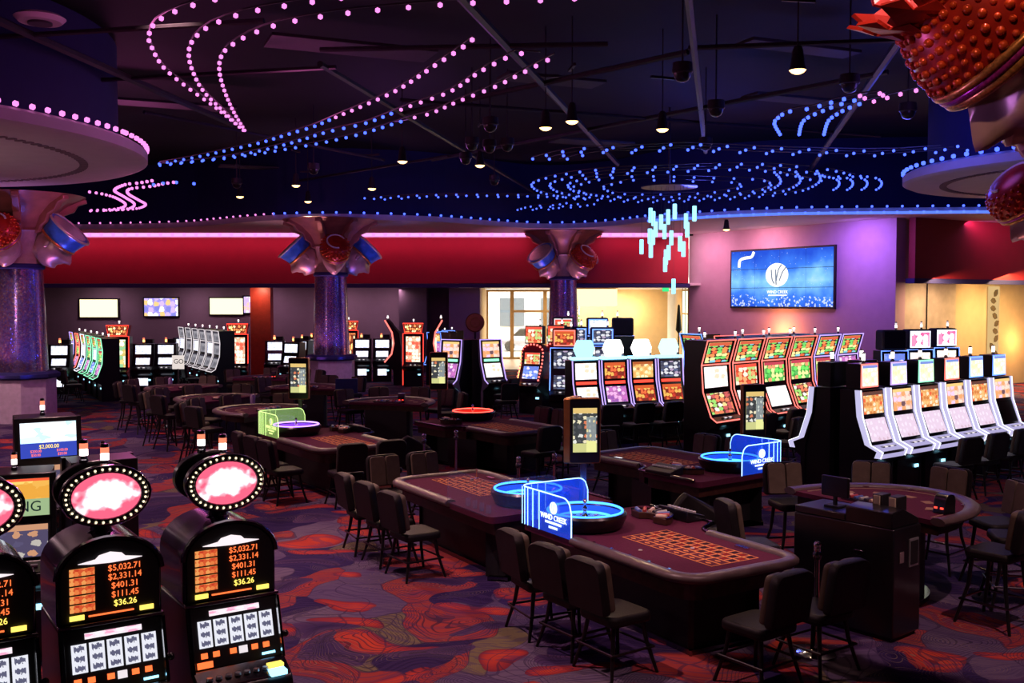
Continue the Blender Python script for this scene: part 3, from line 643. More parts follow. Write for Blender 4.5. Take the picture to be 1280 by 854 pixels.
for k, (x, y, l) in enumerate(((908, 287, 'small warm spotlight under the blue soffit edge beside the wall screen'),)):
    dup(SP, atd(x, y, 34), 0, l, 'warm ceiling spotlights')
# ------------------------------------------------------------------ columns with statue heads
def mosaic():
    m, N, L = newmat('glitter_mosaic'); b = N['Principled BSDF']; b.inputs['Metallic'].default_value = .75; b.inputs['Roughness'].default_value = .22
    tc = N.new('ShaderNodeTexCoord'); v = N.new('ShaderNodeTexVoronoi'); v.inputs['Scale'].default_value = 24; L.new(tc.outputs['Object'], v.inputs['Vector'])
    s = N.new('ShaderNodeSeparateColor'); L.new(v.outputs['Color'], s.inputs[0])
    c = ramp(N, L, s.outputs[0], [(0, (.14, .09, .30)), (.25, (.24, .10, .26)), (.45, (.20, .14, .42)), (.65, (.30, .16, .22)), (.8, (.22, .17, .36)), (.95, (.42, .34, .40))], True)
    L.new(c, b.inputs['Base Color'])
    nm = N.new('ShaderNodeBump'); nm.inputs['Strength'].default_value = .55; nm.inputs['Distance'].default_value = .03; L.new(s.outputs[1], nm.inputs['Height']); L.new(nm.outputs[0], b.inputs['Normal'])
    return m
M['mosaic'] = mosaic()
M['face'] = pbr('bronze_statue', (.55, .36, .30), .34, .35, .25, 3)
M['pedestal'] = pbr('lilac_pedestal', (.60, .48, .62), .5)
M['capital'] = pbr('brown_pink_capital', (.36, .15, .11), .38, .15, .2, 3)
M['neck'] = pbr('rose_plaster', (.46, .30, .27), .45, .1)
M['redhat'] = pbr('red_beaded_hat', (.42, .022, .010), .30, .25, .3, 5)
M['bead'] = pbr('red_glass_bead', (.62, .07, .015), .15, .3, .2, 5)
M['bluehat'] = pbr('blue_painted_hat', (.05, .22, .75), .30, .2, .3, 4)
M['silverhat'] = pbr('silver_rim', (.62, .58, .5), .3, .5)
M['goldtrim'] = pbr('gold_glitter_trim', (.60, .26, .07), .3, .7, .4, 60)
M['purpletrim'] = pbr('purple_glitter_trim', (.42, .03, .26), .3, .5, .4, 60)
def g(x, s): return math.exp(-(x / s) ** 2)
def head_mesh(n=56, m=44):     # face towards +X, top +Z, about 1.24 tall
    vs_, fs = [], []
    for j in range(m + 1):
        ph = math.pi * j / m; z = -math.cos(ph)
        for i in range(n):
            a = 2 * math.pi * i / n
            if a > math.pi: a -= 2 * math.pi
            rr = math.sin(ph)
            f = max(0, math.cos(a))
            low = max(0, -z)
            X = .50 * rr * math.cos(a) * (1 - .10 * low * (1 if abs(a) < 1.6 else 1.6)); Y = .41 * rr * math.sin(a) * (1 - .30 * low ** 1.5); Z = .62 * z
            y_ = Y
            d = 0
            if X > 0:
                d += .205 * g(y_, .060 + .035 * max(0, min(1, (.18 - Z) / .3))) * max(0, min(1, (.24 - Z) / .28)) * (1 if Z > -.07 else g(Z + .07, .035))     # nose
                d -= .125 * (g(y_ - .175, .095) + g(y_ + .175, .095)) * g(Z - .115, .085)      # eye sockets
                d += .070 * (g(y_ - .175, .065) + g(y_ + .175, .065)) * g(Z - .105, .042)      # eyelids
                d += .055 * (g(y_ - .15, .13) + g(y_ + .15, .13)) * g(Z - .235, .045)          # brow
                d += .055 * (g(y_ - .23, .10) + g(y_ + .23, .10)) * g(Z + .02, .11)            # cheeks
                d += .085 * g(y_, .12) * g(Z + .165, .032) + .085 * g(y_, .11) * g(Z + .245, .036) - .03 * g(y_, .14) * g(Z + .205, .016)   # lips
                d -= .035 * g(y_, .15) * g(Z + .32, .04)
                d += .10 * g(y_, .13) * g(Z + .43, .085)                                       # chin
            vs_.append((X + d, Y, Z))
    for j in range(m):
        for i in range(n):
            fs.append((j * n + i, j * n + (i + 1) % n, (j + 1) * n + (i + 1) % n, (j + 1) * n + i))
    return MB().add(vs_, fs)
HEAD_HI = head_mesh(); HEAD_LO = head_mesh(32, 26)
def make_head(parent, ang, zc, rad, s, red, hi=False, pitch=44):
    """a bust leaning out of the column: pitched forward, looking down"""
    T = Matrix.Rotation(ang, 4, 'Z') @ Matrix.Translation((rad, 0, zc)) @ Matrix.Rotation(R(pitch), 4, 'Y') @ Matrix.Scale(s, 4)
    src = HEAD_HI if hi else HEAD_LO
    b = MB(); b.v = [T @ v for v in src.v]; b.f = list(src.f)
    h = b.build('statue_head', M['face'], parent, smooth=70)
    ear = MB()
    for sy in (-1, 1): ear.sphere((-.03, sy * .41, .04), .1, 10, 6, (.75, .35, 1.3))
    ear.xf(T).build('ears', M['face'], h, smooth=60)
    MB().tube([T @ Vector((-.12, 0, -.30)), T @ Vector((-.55, 0, -.62)), T @ Vector((-.85, 0, -.95))], .30 * s, 14, rad2=.36 * s).build('statue_neck', M['face'], h, smooth=60)
    n = 40 if hi else 24
    if red:
        prof = [(.46, .20), (.475, .24), (.50, .34), (.51, .46), (.48, .60), (.40, .70), (.24, .77), (.001, .79)] if not hi else [(.46, .20), (.475, .24), (.50, .34), (.49, .50), (.43, .68), (.39, .78), (.36, .80), (.10, .78), (.001, .77)]
        ht = MB().lathe(prof, n); [setattr(v, 'x', v.x * 1.12) for v in ht.v]; ht.xf(T).build('hat', M['redhat'], h, smooth=50)
        for r0, z0, th, mt in ((.485, .215, .035, 'goldtrim'), (.495, .262, .030, 'purpletrim'), (.505, .305, .028, 'goldtrim')):
            MB().tube([(1.12 * r0 * math.cos(i * .13), r0 * math.sin(i * .13), z0) for i in range(48)], th, 8, True).xf(T).build('hat_trim', M[mt], h, smooth=60)
        bd = MB()
        for row, z in enumerate((.36, .43, .50, .57, .64, .71, .77) if hi else (.36, .44, .52, .60, .67)):
            rr = (.505 - max(0, z - .36) * .08 if z < .5 else .492 - (z - .5) * .345) if hi else (.50, .51, .50, .475, .42)[row]; k = 40 if hi else 22
            for i in range(k):
                a = 2 * math.pi * (i + .5 * (row % 2)) / k; c_ = (1.12 * rr * math.cos(a), rr * math.sin(a), z); rad_ = .021 if i % 2 else .028
                if hi: bd.sphere(c_, rad_, 10, 6)
                else: bd.ico(c_, .04)
        bo = bd.xf(T).build('beads', M['bead'], h, smooth=80); bo['kind'] = 'stuff'
        if hi:
            # flame shaped crown leaves along the hat top
            for i in range(14):
                a = 2 * math.pi * i / 14; lf = []
                for (u, v, w_) in ((-.13, .70, .0), (.13, .70, .0), (.15, .80, .03), (.06, .86, .07), (.09, .95, .10), (0, 1.02, .14), (-.05, .92, .09), (-.12, .90, .07), (-.14, .80, .03)):
                    rr = .41 + w_; aa = a + u / rr; lf.append((1.12 * rr * math.cos(aa), rr * math.sin(aa), v))
                kk = len(lf); bb = MB(); bb.add(lf + [(x * .955, y * .955, z) for x, y, z in lf], [tuple(range(kk)), tuple(range(kk, 2 * kk))[::-1]] + [(q, kk + q, kk + (q + 1) % kk, (q + 1) % kk) for q in range(kk)])
                bb.xf(T).build('crown_leaf', M['redhat'], h)
        else:
            MB().tube([(.34 * math.cos(i * .3 + 2), .31 * math.sin(i * .3 + 2), .745) for i in range(16)], .03, 6).xf(T).build('hat_band', M['white'], h, smooth=60)
    else:
        prof = [(.44, .20), (.46, .22), (.49, .40), (.54, .58), (.57, .64), (.52, .66), (.30, .60), (.001, .58)]
        ht = MB().lathe(prof, n); [setattr(v, 'x', v.x * 1.12) for v in ht.v]; ht.xf(T).build('hat', M['bluehat'], h, smooth=50)
        MB().lathe([(.50, .665), (.30, .612), (.001, .595)], n).xf(T).build('hat_top', M['silverhat'], h, smooth=50)
        MB().tube([(.62 * math.cos(i * .26), .555 * math.sin(i * .26), .65) for i in range(24)], .04, 6, True).xf(T).build('hat_rim', M['silverhat'], h, smooth=60)
        MB().tube([(.50 * math.cos(i * .26), .45 * math.sin(i * .26), .20) for i in range(24)], .04, 6, True).xf(T).build('hat_band', M['goldtrim'], h, smooth=60)
    return h
def column(label, x, y, a0, hi=False, s=.95, top=SZ, first_red=True, rs=1.0, heads=4, hr=.86):
    o = empty('mosaic_column', (x, y, 0)); tag(o, label, 'column', 'columns with statue heads')
    MB().lathe([(.80 * rs, 0), (.80 * rs, 1.12)], 8, a0=R(22.5)).build('pedestal', M['pedestal'], o)
    MB().lathe([(.86 * rs, 1.12), (.90 * rs, 1.16), (.90 * rs, 1.24), (.80 * rs, 1.30)], 8, a0=R(22.5)).build('pedestal_cap', M['navy'], o)
    MB().lathe([(.62 * rs, 1.30), (.60 * rs, 1.9), (.565 * rs, 3.0), (.53 * rs, 4.0)], 40).build('shaft', M['mosaic'], o, smooth=60)
    MB().lathe([(.55 * rs, 3.94), (.585 * rs, 3.97), (.585 * rs, 4.04), (.55 * rs, 4.08)], 40).build('neck_ring', M['navy'], o, smooth=40)
    MB().lathe([(.52 * rs, 4.06), (.54 * rs, 4.5), (.60 * rs, 4.88), (.66 * rs, 4.93)], 32).build('neck', M['neck'], o, smooth=50)
    MB().lathe([(.62 * rs, 4.90), (.66 * rs, 5.02), (.80 * rs, 5.30), (1.15 * rs, 5.60), (1.50 * rs, 5.76), (1.60 * rs, top - .02), (1.5 * rs, top)], 40).build('capital', M['capital'], o, smooth=50)
    for k in range(8):       # curved brackets under the capital
        a = a0 + 2 * math.pi * (k + .5) / 8; pp = [(.60, 4.86), (.76, 4.90), (.80, 5.05), (.98, 5.15), (1.05, 5.35), (1.30, 5.45), (1.40, 5.62), (1.62, 5.70), (1.60, 5.80), (1.2, 5.70), (.72, 5.3)]
        b = MB().exty([(r * rs, z) for r, z in pp], -.09, .09); b.xf(Matrix.Rotation(a, 4, 'Z')).build('bracket', M['capital'], o, bevel=.015)
    for k in range(heads):
        make_head(o, a0 + k * math.pi / 2, 4.55 if not hi else 4.57, hr * rs, s, (k % 2 == 0) == first_red, hi, 50 if hi else 44)
    return o
column('mosaic column with blue-hatted statue at the left edge of the hall', -12.75, 26, R(-90))
column('mosaic column with lilac pedestal standing at the centre left', -6.15, 34, R(-72))
column('mosaic column standing before the bright lobby windows', 2.05, 40, R(-48), s=.95)
column('column behind the statue head, blue disc beside it', 9.5, 15.9, R(188), hr=1.28)
# nearest column, only its red-hatted head leans into view
column('nearest column, large red-hatted statue head leaning in at top right', 4.16, 6.05, R(184), hi=True, s=.97, hr=1.02)
# ------------------------------------------------------------------ chairs and stools (face +Y, so a chair at rz looks along +Y rotated)
def pad(w, h, th, curve, rnd=.09, n=10):
    """upright rounded cushion in XZ, thickness along Y, corners rounded, bent around Z"""
    pl = rounded([(-w / 2, 0), (w / 2, 0), (w / 2, h), (-w / 2, h)], [rnd * .5, rnd * .5, rnd, rnd], 5)
    k = len(pl); b = MB(); rings = []
    for (sc_, y) in ((.90, -th / 2), (.985, -th * .32), (1.0, 0), (.985, th * .32), (.90, th / 2)):
        rings.append([(p[0] * (1 - (1 - sc_) * .35), y, h / 2 + (p[1] - h / 2) * (1 - (1 - sc_) * .35)) for p in pl])
    v = [q for r in rings for q in r]; f = [tuple(range(k))]
    for j in range(4): f += [(j * k + i, j * k + (i + 1) % k, (j + 1) * k + (i + 1) % k, (j + 1) * k + i) for i in range(k)]
    f.append(tuple(range(4 * k, 5 * k))[::-1])
    b.add(v, f)
    for q in b.v: q.y -= curve * (1 - (q.x / (w / 2)) ** 2) - curve
    return b
def make_chair(name, sh, bh, stool=False):
    o = empty(name); W_, D_ = .47, .46
    st = MB().prism(rounded([(-W_ / 2, -D_ / 2), (W_ / 2, -D_ / 2), (W_ / 2 + .01, D_ / 2), (-W_ / 2 - .01, D_ / 2)], [.08, .08, .10, .10]), sh - .09, sh).build('seat', M['leather'], o, bevel=.03, seg=3)
    bk = pad(W_, bh - sh - .03, .085, -.05)
    bk.xf(Matrix.Translation((0, -D_ / 2 + .0, sh + .03)) @ Matrix.Rotation(R(9), 4, 'X'))
    bo = bk.build('backrest', M['leather'], o, smooth=50)
    for sx in (-1, 1):
        c = pad(W_ * .45, (bh - sh) * .86, .05, -.006, .05); c.xf(Matrix.Translation((sx * W_ * .236, -D_ / 2 + .047, sh + .05)) @ Matrix.Rotation(R(9), 4, 'X') @ Matrix.Rotation(R(-6 * sx), 4, 'Z'))
        c.build('cushion', M['taupe'], bo, smooth=50)
    spl = .05 if not stool else .07
    for sx in (-1, 1):
        for sy in (-1, 1):
            MB().tube([(sx * (W_ / 2 - .07), sy * (D_ / 2 - .07), sh - .08), (sx * (W_ / 2 - .045), sy * (D_ / 2 - .045), sh * .5), (sx * (W_ / 2 - .03 + spl), sy * (D_ / 2 - .03 + spl), .0)], .022, 8, rad2=.015).build('leg', M['legs'], o, smooth=60)
    z = sh * (.32 if stool else .42); e = .02 if not stool else .03
    pts = [(-W_ / 2 + .02 - e, -D_ / 2 + .02 - e, z), (W_ / 2 - .02 + e, -D_ / 2 + .02 - e, z), (W_ / 2 - .02 + e, D_ / 2 - .02 + e, z), (-W_ / 2 + .02 - e, D_ / 2 - .02 + e, z)]
    MB().tube(pts, .012, 6, True).build('footrest' if stool else 'stretcher', M['dchrome'] if stool else M['legs'], o)
    return o
CHAIR = make_chair('table_chair', .53, 1.0); STOOL = make_chair('bar_stool', .74, 1.17, True); GAME = make_chair('gaming_chair', .56, 1.02)
for c_ in (CHAIR, GAME): tag(c_, 'x', 'chair')
tag(STOOL, 'x', 'stool')
ORD = ('first', 'second', 'third', 'fourth', 'fifth', 'sixth', 'seventh')
def face(p, q): return math.atan2(q[1] - p[1], q[0] - p[0]) - math.pi / 2
def put_chair(proto, p, target, label, group, jit=.12):
    return dup(proto, (p[0], p[1], 0), face(p, target) + random.uniform(-jit, jit), label, group)

# ------------------------------------------------------------------ roulette
def layout_mat():
    m, N, L = newmat('roulette_layout_print'); b = N['Principled BSDF']; b.inputs['Roughness'].default_value = .95; b.inputs['Specular IOR Level'].default_value = .1
    v, uv = uvmap(N, L, 1, 1); s = N.new('ShaderNodeSeparateXYZ'); L.new(uv, s.inputs[0])
    u, w_ = s.outputs[0], s.outputs[1]
    def lines(q, k, t):
        fr_ = math_n(N, L, 'FRACT', math_n(N, L, 'MULTIPLY', q, k)); return math_n(N, L, 'GREATER_THAN', math_n(N, L, 'ABSOLUTE', math_n(N, L, 'SUBTRACT', fr_, .5)), .5 - t)
    top = math_n(N, L, 'GREATER_THAN', w_, .40)
    # number field 12 x 3, outside bets 6 x 2
    g1 = math_n(N, L, 'MAXIMUM', lines(u, 13, .09), lines(math_n(N, L, 'SUBTRACT', w_, .40), 5, .085))
    g2 = math_n(N, L, 'MAXIMUM', lines(u, 6, .045), lines(w_, 5, .085))
    grid = mixc(N, L, top, g2, g1)
    # pips standing for the numbers
    def pip(nu, nv, r):
        fu = math_n(N, L, 'SUBTRACT', math_n(N, L, 'FRACT', math_n(N, L, 'MULTIPLY', u, nu)), .5); fv = math_n(N, L, 'SUBTRACT', math_n(N, L, 'FRACT', math_n(N, L, 'MULTIPLY', w_, nv)), .5)
        d = math_n(N, L, 'ADD', math_n(N, L, 'ABSOLUTE', fu), math_n(N, L, 'ABSOLUTE', fv)); return math_n(N, L, 'LESS_THAN', d, r)
    p1 = math_n(N, L, 'MULTIPLY', pip(13, 5, .34), top)
    ck = N.new('ShaderNodeTexChecker'); ck.inputs['Scale'].default_value = 1; mp = N.new('ShaderNodeMapping'); mp.inputs['Scale'].default_value = (13, 5, 1); L.new(uv, mp.inputs[0]); L.new(mp.outputs[0], ck.inputs[0])
    ck.inputs[1].default_value = (.30, .02, .015, 1); ck.inputs[2].default_value = (.03, .012, .02, 1)
    p2 = math_n(N, L, 'MULTIPLY', pip(6, 5, .2), math_n(N, L, 'SUBTRACT', 1, top))
    c = mixc(N, L, p1, (.13, .028, .05), ck.outputs[0]); c = mixc(N, L, p2, c, (.75, .30, .10))
    c = mixc(N, L, grid, c, (.85, .33, .10))
    L.new(c, b.inputs['Base Color']); return m
M['layout'] = layout_mat()
TP = [(2.72, 0), (0, 0), (0, 1.42), (1.25, 1.42), (1.42, 1.48), (1.52, 1.62), (1.60, 1.72), (1.75, 1.75), (2.72, 1.75)]
TOPP = rounded(TP, [.12, .34, .26, .12, .08, .05, .05, .05, .12])
def roulette_table(label, O, e, m, group='roulette tables'):
    o = empty('roulette_table', (O[0], O[1], 0), math.atan2(e[1], e[0])); tag(o, label, 'table', group)
    fl = lambda P: [Vector((p[0], m * p[1])) for p in P]
    MB().prism(fl(inset2(TOPP, .03)), .70, .775).build('table_top', M['felt'], o)
    MB().prism(fl(inset2(TOPP, .10)), .56, .70).build('apron', M['wood'], o)
    MB().prism(fl(inset2(TOPP, .34)), 0.04, .56).build('base', M['blackm'], o)
    MB().prism(fl(inset2(TOPP, .30)), 0, .05).build('plinth', M['dchrome'], o)
    # padded rail: along players' side, round the end and along the dealer side
    pth = rounded([(1.72, .04), (.04, .04), (.04, 1.38), (1.24, 1.38)], [0, .32, .22, 0], 8)
    rl = MB().tube([(p[0], m * p[1], 0) for p in pth], .075, 10); rl.v = [Vector((v.x, v.y, .765 + v.z * .62)) for v in rl.v]
    rl.build('padded_rail', M['rail'], o, smooth=60)
    dp = [(1.24, 1.38), (1.38, 1.42), (1.46, 1.52), (1.53, 1.66), (1.66, 1.72), (2.6, 1.72)]
    MB().tube([(p[0], m * p[1], .785) for p in bez([Vector(q) for q in dp], 4)], .022, 6).build('dealer_edge', M['dchrome'], o, smooth=60)
    a, b, c, d = (.28, .52), (1.58, .52), (1.58, 1.10), (.28, 1.10)
    q = [(p[0], m * p[1], .778) for p in (a, b, c, d)]
    mb = MB()
    mb.add(q + [(x, y, .772) for x, y, z in q], [(0, 1, 2, 3), (4, 5, 6, 7), (0, 1, 5, 4), (1, 2, 6, 5), (2, 3, 7, 6), (3, 0, 4, 7)], {0: ((0, 0), (1, 0), (1, 1), (0, 1)), **{k: ((0, 0),) * 4 for k in range(1, 6)}})
    mb.build('betting_layout', M['layout'], o)
    for k in range(5):     # cup holders / drop lights in the rail
        MB().lathe([(.001, 0), (.02, 0), (.02, .012), (.001, .012)], 10, (.4 + k * .28, m * .13, .775)).build('rail_button', M['chrome'], o)
    sl = MB().box((.62, m * 1.22, .785), (.16, .05, .02)); sl.build('chip_slot', M['chrome'], o)
    o['e'] = 0; del o['e']
    return o
def tw(O, e, m, s, t):    # table local -> world
    n = (-e[1] * m, e[0] * m); return (O[0] + e[0] * s + n[0] * t, O[1] + e[1] * s + n[1] * t)
TRACK = {}; M['rotor'] = pbr('wheel_rotor', (.14, .10, .10), .25, .3)
def wheel(label, p, led, sz=1.0):
    o = empty('roulette_spinner', (p[0], p[1], .776)); tag(o, label, 'roulette wheel', 'roulette wheels')
    MB().lathe([(1e-5, 0), (.36, 0), (.40, .03), (.43, .10), (.44, .15), (.42, .175), (.395, .175), (.38, .155)], 40, cap=False).build('bowl', M['black'], o, smooth=40)
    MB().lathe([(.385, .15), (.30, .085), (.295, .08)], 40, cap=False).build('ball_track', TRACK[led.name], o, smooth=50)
    MB().lathe([(.295, .08), (.22, .06), (.12, .075), (.05, .10), (.001, .105)], 40).build('rotor', M['rotor'], o, smooth=50)
    for r, z in ((.392, .178), (.295, .092)):
        MB().tube([(r * math.cos(i * .157), r * math.sin(i * .157), z) for i in range(40)], .013, 6, True).build('light_ring', led, o, smooth=60)
    for i in range(19):
        a = 2 * math.pi * i / 19; b = MB().box((.26 * math.cos(a), .26 * math.sin(a), .079), (.07, .028, .01), a); b.build('pocket', M['redhat'] if i % 2 else M['black'], o)
    MB().lathe([(.05, .10), (.03, .13), (.018, .16), (.03, .185), (.03, .20), (.014, .215), (.012, .25), (.024, .268), (.012, .29), (.001, .295)], 14).build('turret', M['chrome'], o, smooth=50)
    return o
def shield(label, O, e, m, panel, edge_, letter=None, s0=1.72, t1=.90, h=.40, on_end=False):
    o = empty('wheel_guard', (O[0], O[1], .776), math.atan2(e[1], e[0])); tag(o, label, 'acrylic guard', 'acrylic wheel guards')
    y = lambda t: m * t
    pth = rounded([(s0, -.0), (2.70, -.0), (2.70, t1)], [0, .16, 0], 8); k = len(pth); th = .008
    # two panels with rounded upper end corners, one curved corner between
    def tops(i):
        d0 = sum((pth[j + 1] - pth[j]).length for j in range(i)); d1 = sum((pth[j + 1] - pth[j]).length for j in range(i, k - 1)); q = min(d0, d1); r = .14
        return h if q > r else h - r + math.sqrt(max(0, r * r - (r - q) ** 2))
    P = []
    extra = []
    for a, b in zip(pth, pth[1:]):
        nn = max(1, int((b - a).length / .03)); extra += [a + (b - a) * (i / nn) for i in range(nn)]
    extra.append(pth[-1]); pth = extra; k = len(pth)
    v = []
    for i, p in enumerate(pth): z = tops(i); v += [(p.x, y(p.y), .0), (p.x, y(p.y), z)]
    w_ = MB().add(v, [(2 * i, 2 * i + 2, 2 * i + 3, 2 * i + 1) for i in range(k - 1)])
    pn = w_.build('acrylic_panel', panel, o); sm = pn.modifiers.new('thick', 'SOLIDIFY'); sm.thickness = .008
    ed = [Vector((pth[0].x, y(pth[0].y), 0))] + [Vector((p.x, y(p.y), tops(i))) for i, p in enumerate(pth)] + [Vector((pth[-1].x, y(pth[-1].y), 0))]
    MB().tube(ed, .007, 5).build('lit_edge', edge_, o)
    for sx in (2.30, 2.42, 2.52, 2.58, 2.63): MB().tube([(sx, y(-.004), 0), (sx, y(-.004), h)], .004, 5).build('lit_line', edge_, o)
    for tx in (.16, .24, .34): MB().tube([(2.704, y(tx), 0), (2.704, y(tx), h)], .004, 5).build('lit_line', edge_, o)
    if letter:
        # logo disc and lettering
        if not on_end:
            rot = (R(90), 0, math.pi if m * 1 < 0 else 0); cx = (s0 + .30, y(-.014)); 
            along = Vector((1, 0, 0))
            loc = lambda u, z: (cx[0] + u * (-1 if m < 0 else 1), cx[1], z)
        else:
            rot = (R(90), 0, R(90)); loc = lambda u, z: (2.716, y(t1 * .56) + u, z)
        lg_ = MB().lathe([(.001, -.004), (.062, -.004), (.062, .004), (.001, .004)], 24); lg_.xf(Matrix.Translation(loc(0, .27)) @ Matrix.Rotation(rot[2], 4, 'Z') @ Matrix.Rotation(R(90), 4, 'X')).build('logo_disc', letter, o)
        for q in (-.018, .014): MB().box((0, -.006, 0), (.006, .004, .08)).xf(Matrix.Translation(loc(q, .272)) @ Matrix.Rotation(rot[2], 4, 'Z') @ Matrix.Rotation(R(14 if q > 0 else -8), 4, 'Y')).build('logo_stroke', M['acr_blue'], o)
        text('lettering', 'WIND CREEK', .078, letter, o, loc(0, .168), rot, .003)
        for z, w2 in ((.115, .30), (.068, .17)):      # small print, too small to read
            for q in range(int(w2 / .027)):
                MB().box((-w2 / 2 + .014 + q * .027, -.002, 0), (.018, .004, .024)).xf(Matrix.Translation(loc(0, z)) @ Matrix.Rotation(rot[2], 4, 'Z')).build('small_print', letter, o)
    return o
M['lettering'] = emis('frosted_white_print', (.75, .90, 1), 1.8)
M['letteringg'] = emis('frosted_green_print', (.85, 1, .35), 1.2)
ledb = emis('wheel_led_blue', (.035, .20, 1), 5.5); ledr = emis('wheel_led_red', (1, .06, .04), 5); ledp = emis('wheel_led_violet', (.45, .2, 1), 4)
for l_, c_ in ((ledb, (.02, .12, 1)), (ledr, (1, .03, .02)), (ledp, (.3, .1, .9))): TRACK[l_.name] = acrylic('ring_glow_track', c_, 1.0, .55)  # light of the LED rings put into the track's own colour and glow
T1 = ((1.48, 8.31), (-.52, .854), -1); T2 = ((-1.65, 13.1), (.52, -.854), 1); T3 = ((2.2, 16.1), (.60, -.80), -1)
T4 = ((-3.0, 15.55), (-.57, .82), -1); T5 = ((1.05, 18.35), (-.60, .80), 1)
roulette_table('roulette table nearest the viewer with orange layout and purple felt', *T1)
roulette_table('roulette table with two taupe chairs at its far end', *T2)
roulette_table('roulette table in front of the middle slot bank', *T3)
roulette_table('roulette table beside the green glowing wheel guard', *T4)
roulette_table('roulette table carrying the red lit wheel', *T5)
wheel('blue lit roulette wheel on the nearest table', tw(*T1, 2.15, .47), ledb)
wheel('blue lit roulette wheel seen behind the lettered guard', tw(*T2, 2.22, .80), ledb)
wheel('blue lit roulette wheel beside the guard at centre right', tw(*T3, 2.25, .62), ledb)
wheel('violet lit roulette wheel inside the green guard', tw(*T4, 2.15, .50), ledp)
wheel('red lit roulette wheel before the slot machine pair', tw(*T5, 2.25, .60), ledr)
shield('bright blue acrylic guard lettered WIND CREEK on the nearest table', *T1, M['acr_blue'], M['edge_blue'], M['lettering'])
shield('bright blue acrylic guard lettered WIND CREEK right of the tall display', *T3, M['acr_blue'], M['edge_blue'], M['lettering'], on_end=True)
shield('green and yellow glowing acrylic guard on the left roulette table', *T4, M['acr_green'], M['edge_green'], M['letteringg'])
shield('faint clear acrylic guard behind the bright lettered one', *T2, M['acr_clear'], M['acr_clear'])

# chip trays, sorters, chips, markers
chipcols = [pbr('chip_%d' % i, c, .4) for i, c in enumerate(((.75, .55, .40), (.5, .06, .05), (.10, .18, .5), (.55, .55, .5), (.06, .05, .07)))]
def chip_tray(label, p, rz):
    o = empty('chip_tray', (p[0], p[1], .778), rz); tag(o, label, 'chip tray', 'chip trays')
    arc = [(.30 * math.cos(a), .30 * math.sin(a)) for a in [R(-80 + 20 * i) for i in range(9)]]; inn = [(.12 * math.cos(a), .12 * math.sin(a)) for a in [R(-80 + 20 * i) for i in range(9)]]
    MB().prism(arc + inn[::-1], 0, .07).build('tray', M['wood'], o, bevel=.006)
    MB().tube([(x, y, .075) for x, y in arc], .012, 6).build('rim', M['dchrome'], o)
    for i in range(8):
        a = R(-70 + 20 * i); b = MB()
        b.tube([(.15 * math.cos(a), .15 * math.sin(a), .075), (.27 * math.cos(a), .27 * math.sin(a), .085)], .022, 10); b.build('chip_row', chipcols[i % 5], o, smooth=50)
for T, nm in ((T1, 'nearest roulette table beside its blue wheel'), (T2, 'roulette table behind the lettered guard'), (T3, 'centre right roulette table before its wheel'), (T4, 'left roulette table beside the violet wheel'), (T5, 'table with the red wheel')):
    O, e, m = T; p = tw(O, e, m, 2.02, 1.16); n = (-e[1] * m, e[0] * m); chip_tray('curved wooden chip tray on the ' + nm, p, math.atan2(n[1], n[0]) - .5 * m * 0)
def sorter(label, p, rz):
    o = empty('chip_sorter', (p[0], p[1], .778), rz); tag(o, label, 'chip sorter', 'chip sorters')
    MB().extx([(-.13, 0), (.13, 0), (.13, .12), (-.13, .05)], -.24, .24).build('body', M['black'], o, bevel=.012)
    for i in range(9): MB().lathe([(.001, 0), (.02, 0), (.02, .02), (.001, .02)], 10, (-.2 + i * .05, 0, .085)).build('chip_tube', chipcols[3], o)
for T, nm in ((T1, 'black chip sorter with pale tubes on the nearest roulette table'), (T3, 'black chip sorter at the dealer side of the centre right table'), (T4, 'black chip sorter on the left roulette table')):
    O, e, m = T; sorter(nm, tw(O, e, m, 1.95, 1.62), math.atan2(e[1], e[0]))
def chips(label, p, n, z=.779):
    o = empty('chip_stack', (p[0], p[1], z)); tag(o, label, 'chips', 'loose chips')
    for i in range(n): MB().lathe([(.001, 0), (.02, 0), (.02, .0034), (.001, .0034)], 12, (0, 0, i * .0036)).build('chip', chipcols[(i * 3) % 5], o)
chips('small chip stack on the layout of the nearest roulette table', tw(*T1, 1.2, .8), 3); chips('tiny pale chip stack nearer the end of the nearest layout', tw(*T1, .85, .8), 2)
chips('few chips lying by the rail of the nearest table', tw(*T1, 1.05, .33), 2); chips('small chip stack on the layout with taupe chairs', tw(*T2, .6, .95), 5)
def pointer(label, p, z=.778, h=.12):
    o = empty('win_marker', (p[0], p[1], z)); tag(o, label, 'marker', 'win markers')
    MB().lathe([(.03, 0), (.03, .01), (.012, .015), (.012, h), (.001, h + .005)], 12).build('post', M['glass'] if False else M['chrome'], o, smooth=50)
    MB().lathe([(.001, h), (.018, h), (.018, h + .012), (.001, h + .012)], 12).build('cap', M['chrome'], o, smooth=50)
pointer('small clear win marker standing on the layout with taupe chairs', tw(*T2, .55, 1.05))
# glasses on the ledge of the second table
for i in range(4):
    g_ = MB().lathe([(.03, 0), (.034, .09), (.03, .09), (.027, .006), (.001, .006)], 14).build('drinking_glass', M['acr_clear'], smooth=50); p = tw(*T2, 2.0 + i * .16, .12); g_.location = (p[0], p[1], .777)
    tag(g_, '%s small clear glass from the rail end on the second roulette table' % ORD[i], 'glass', 'small clear glasses')

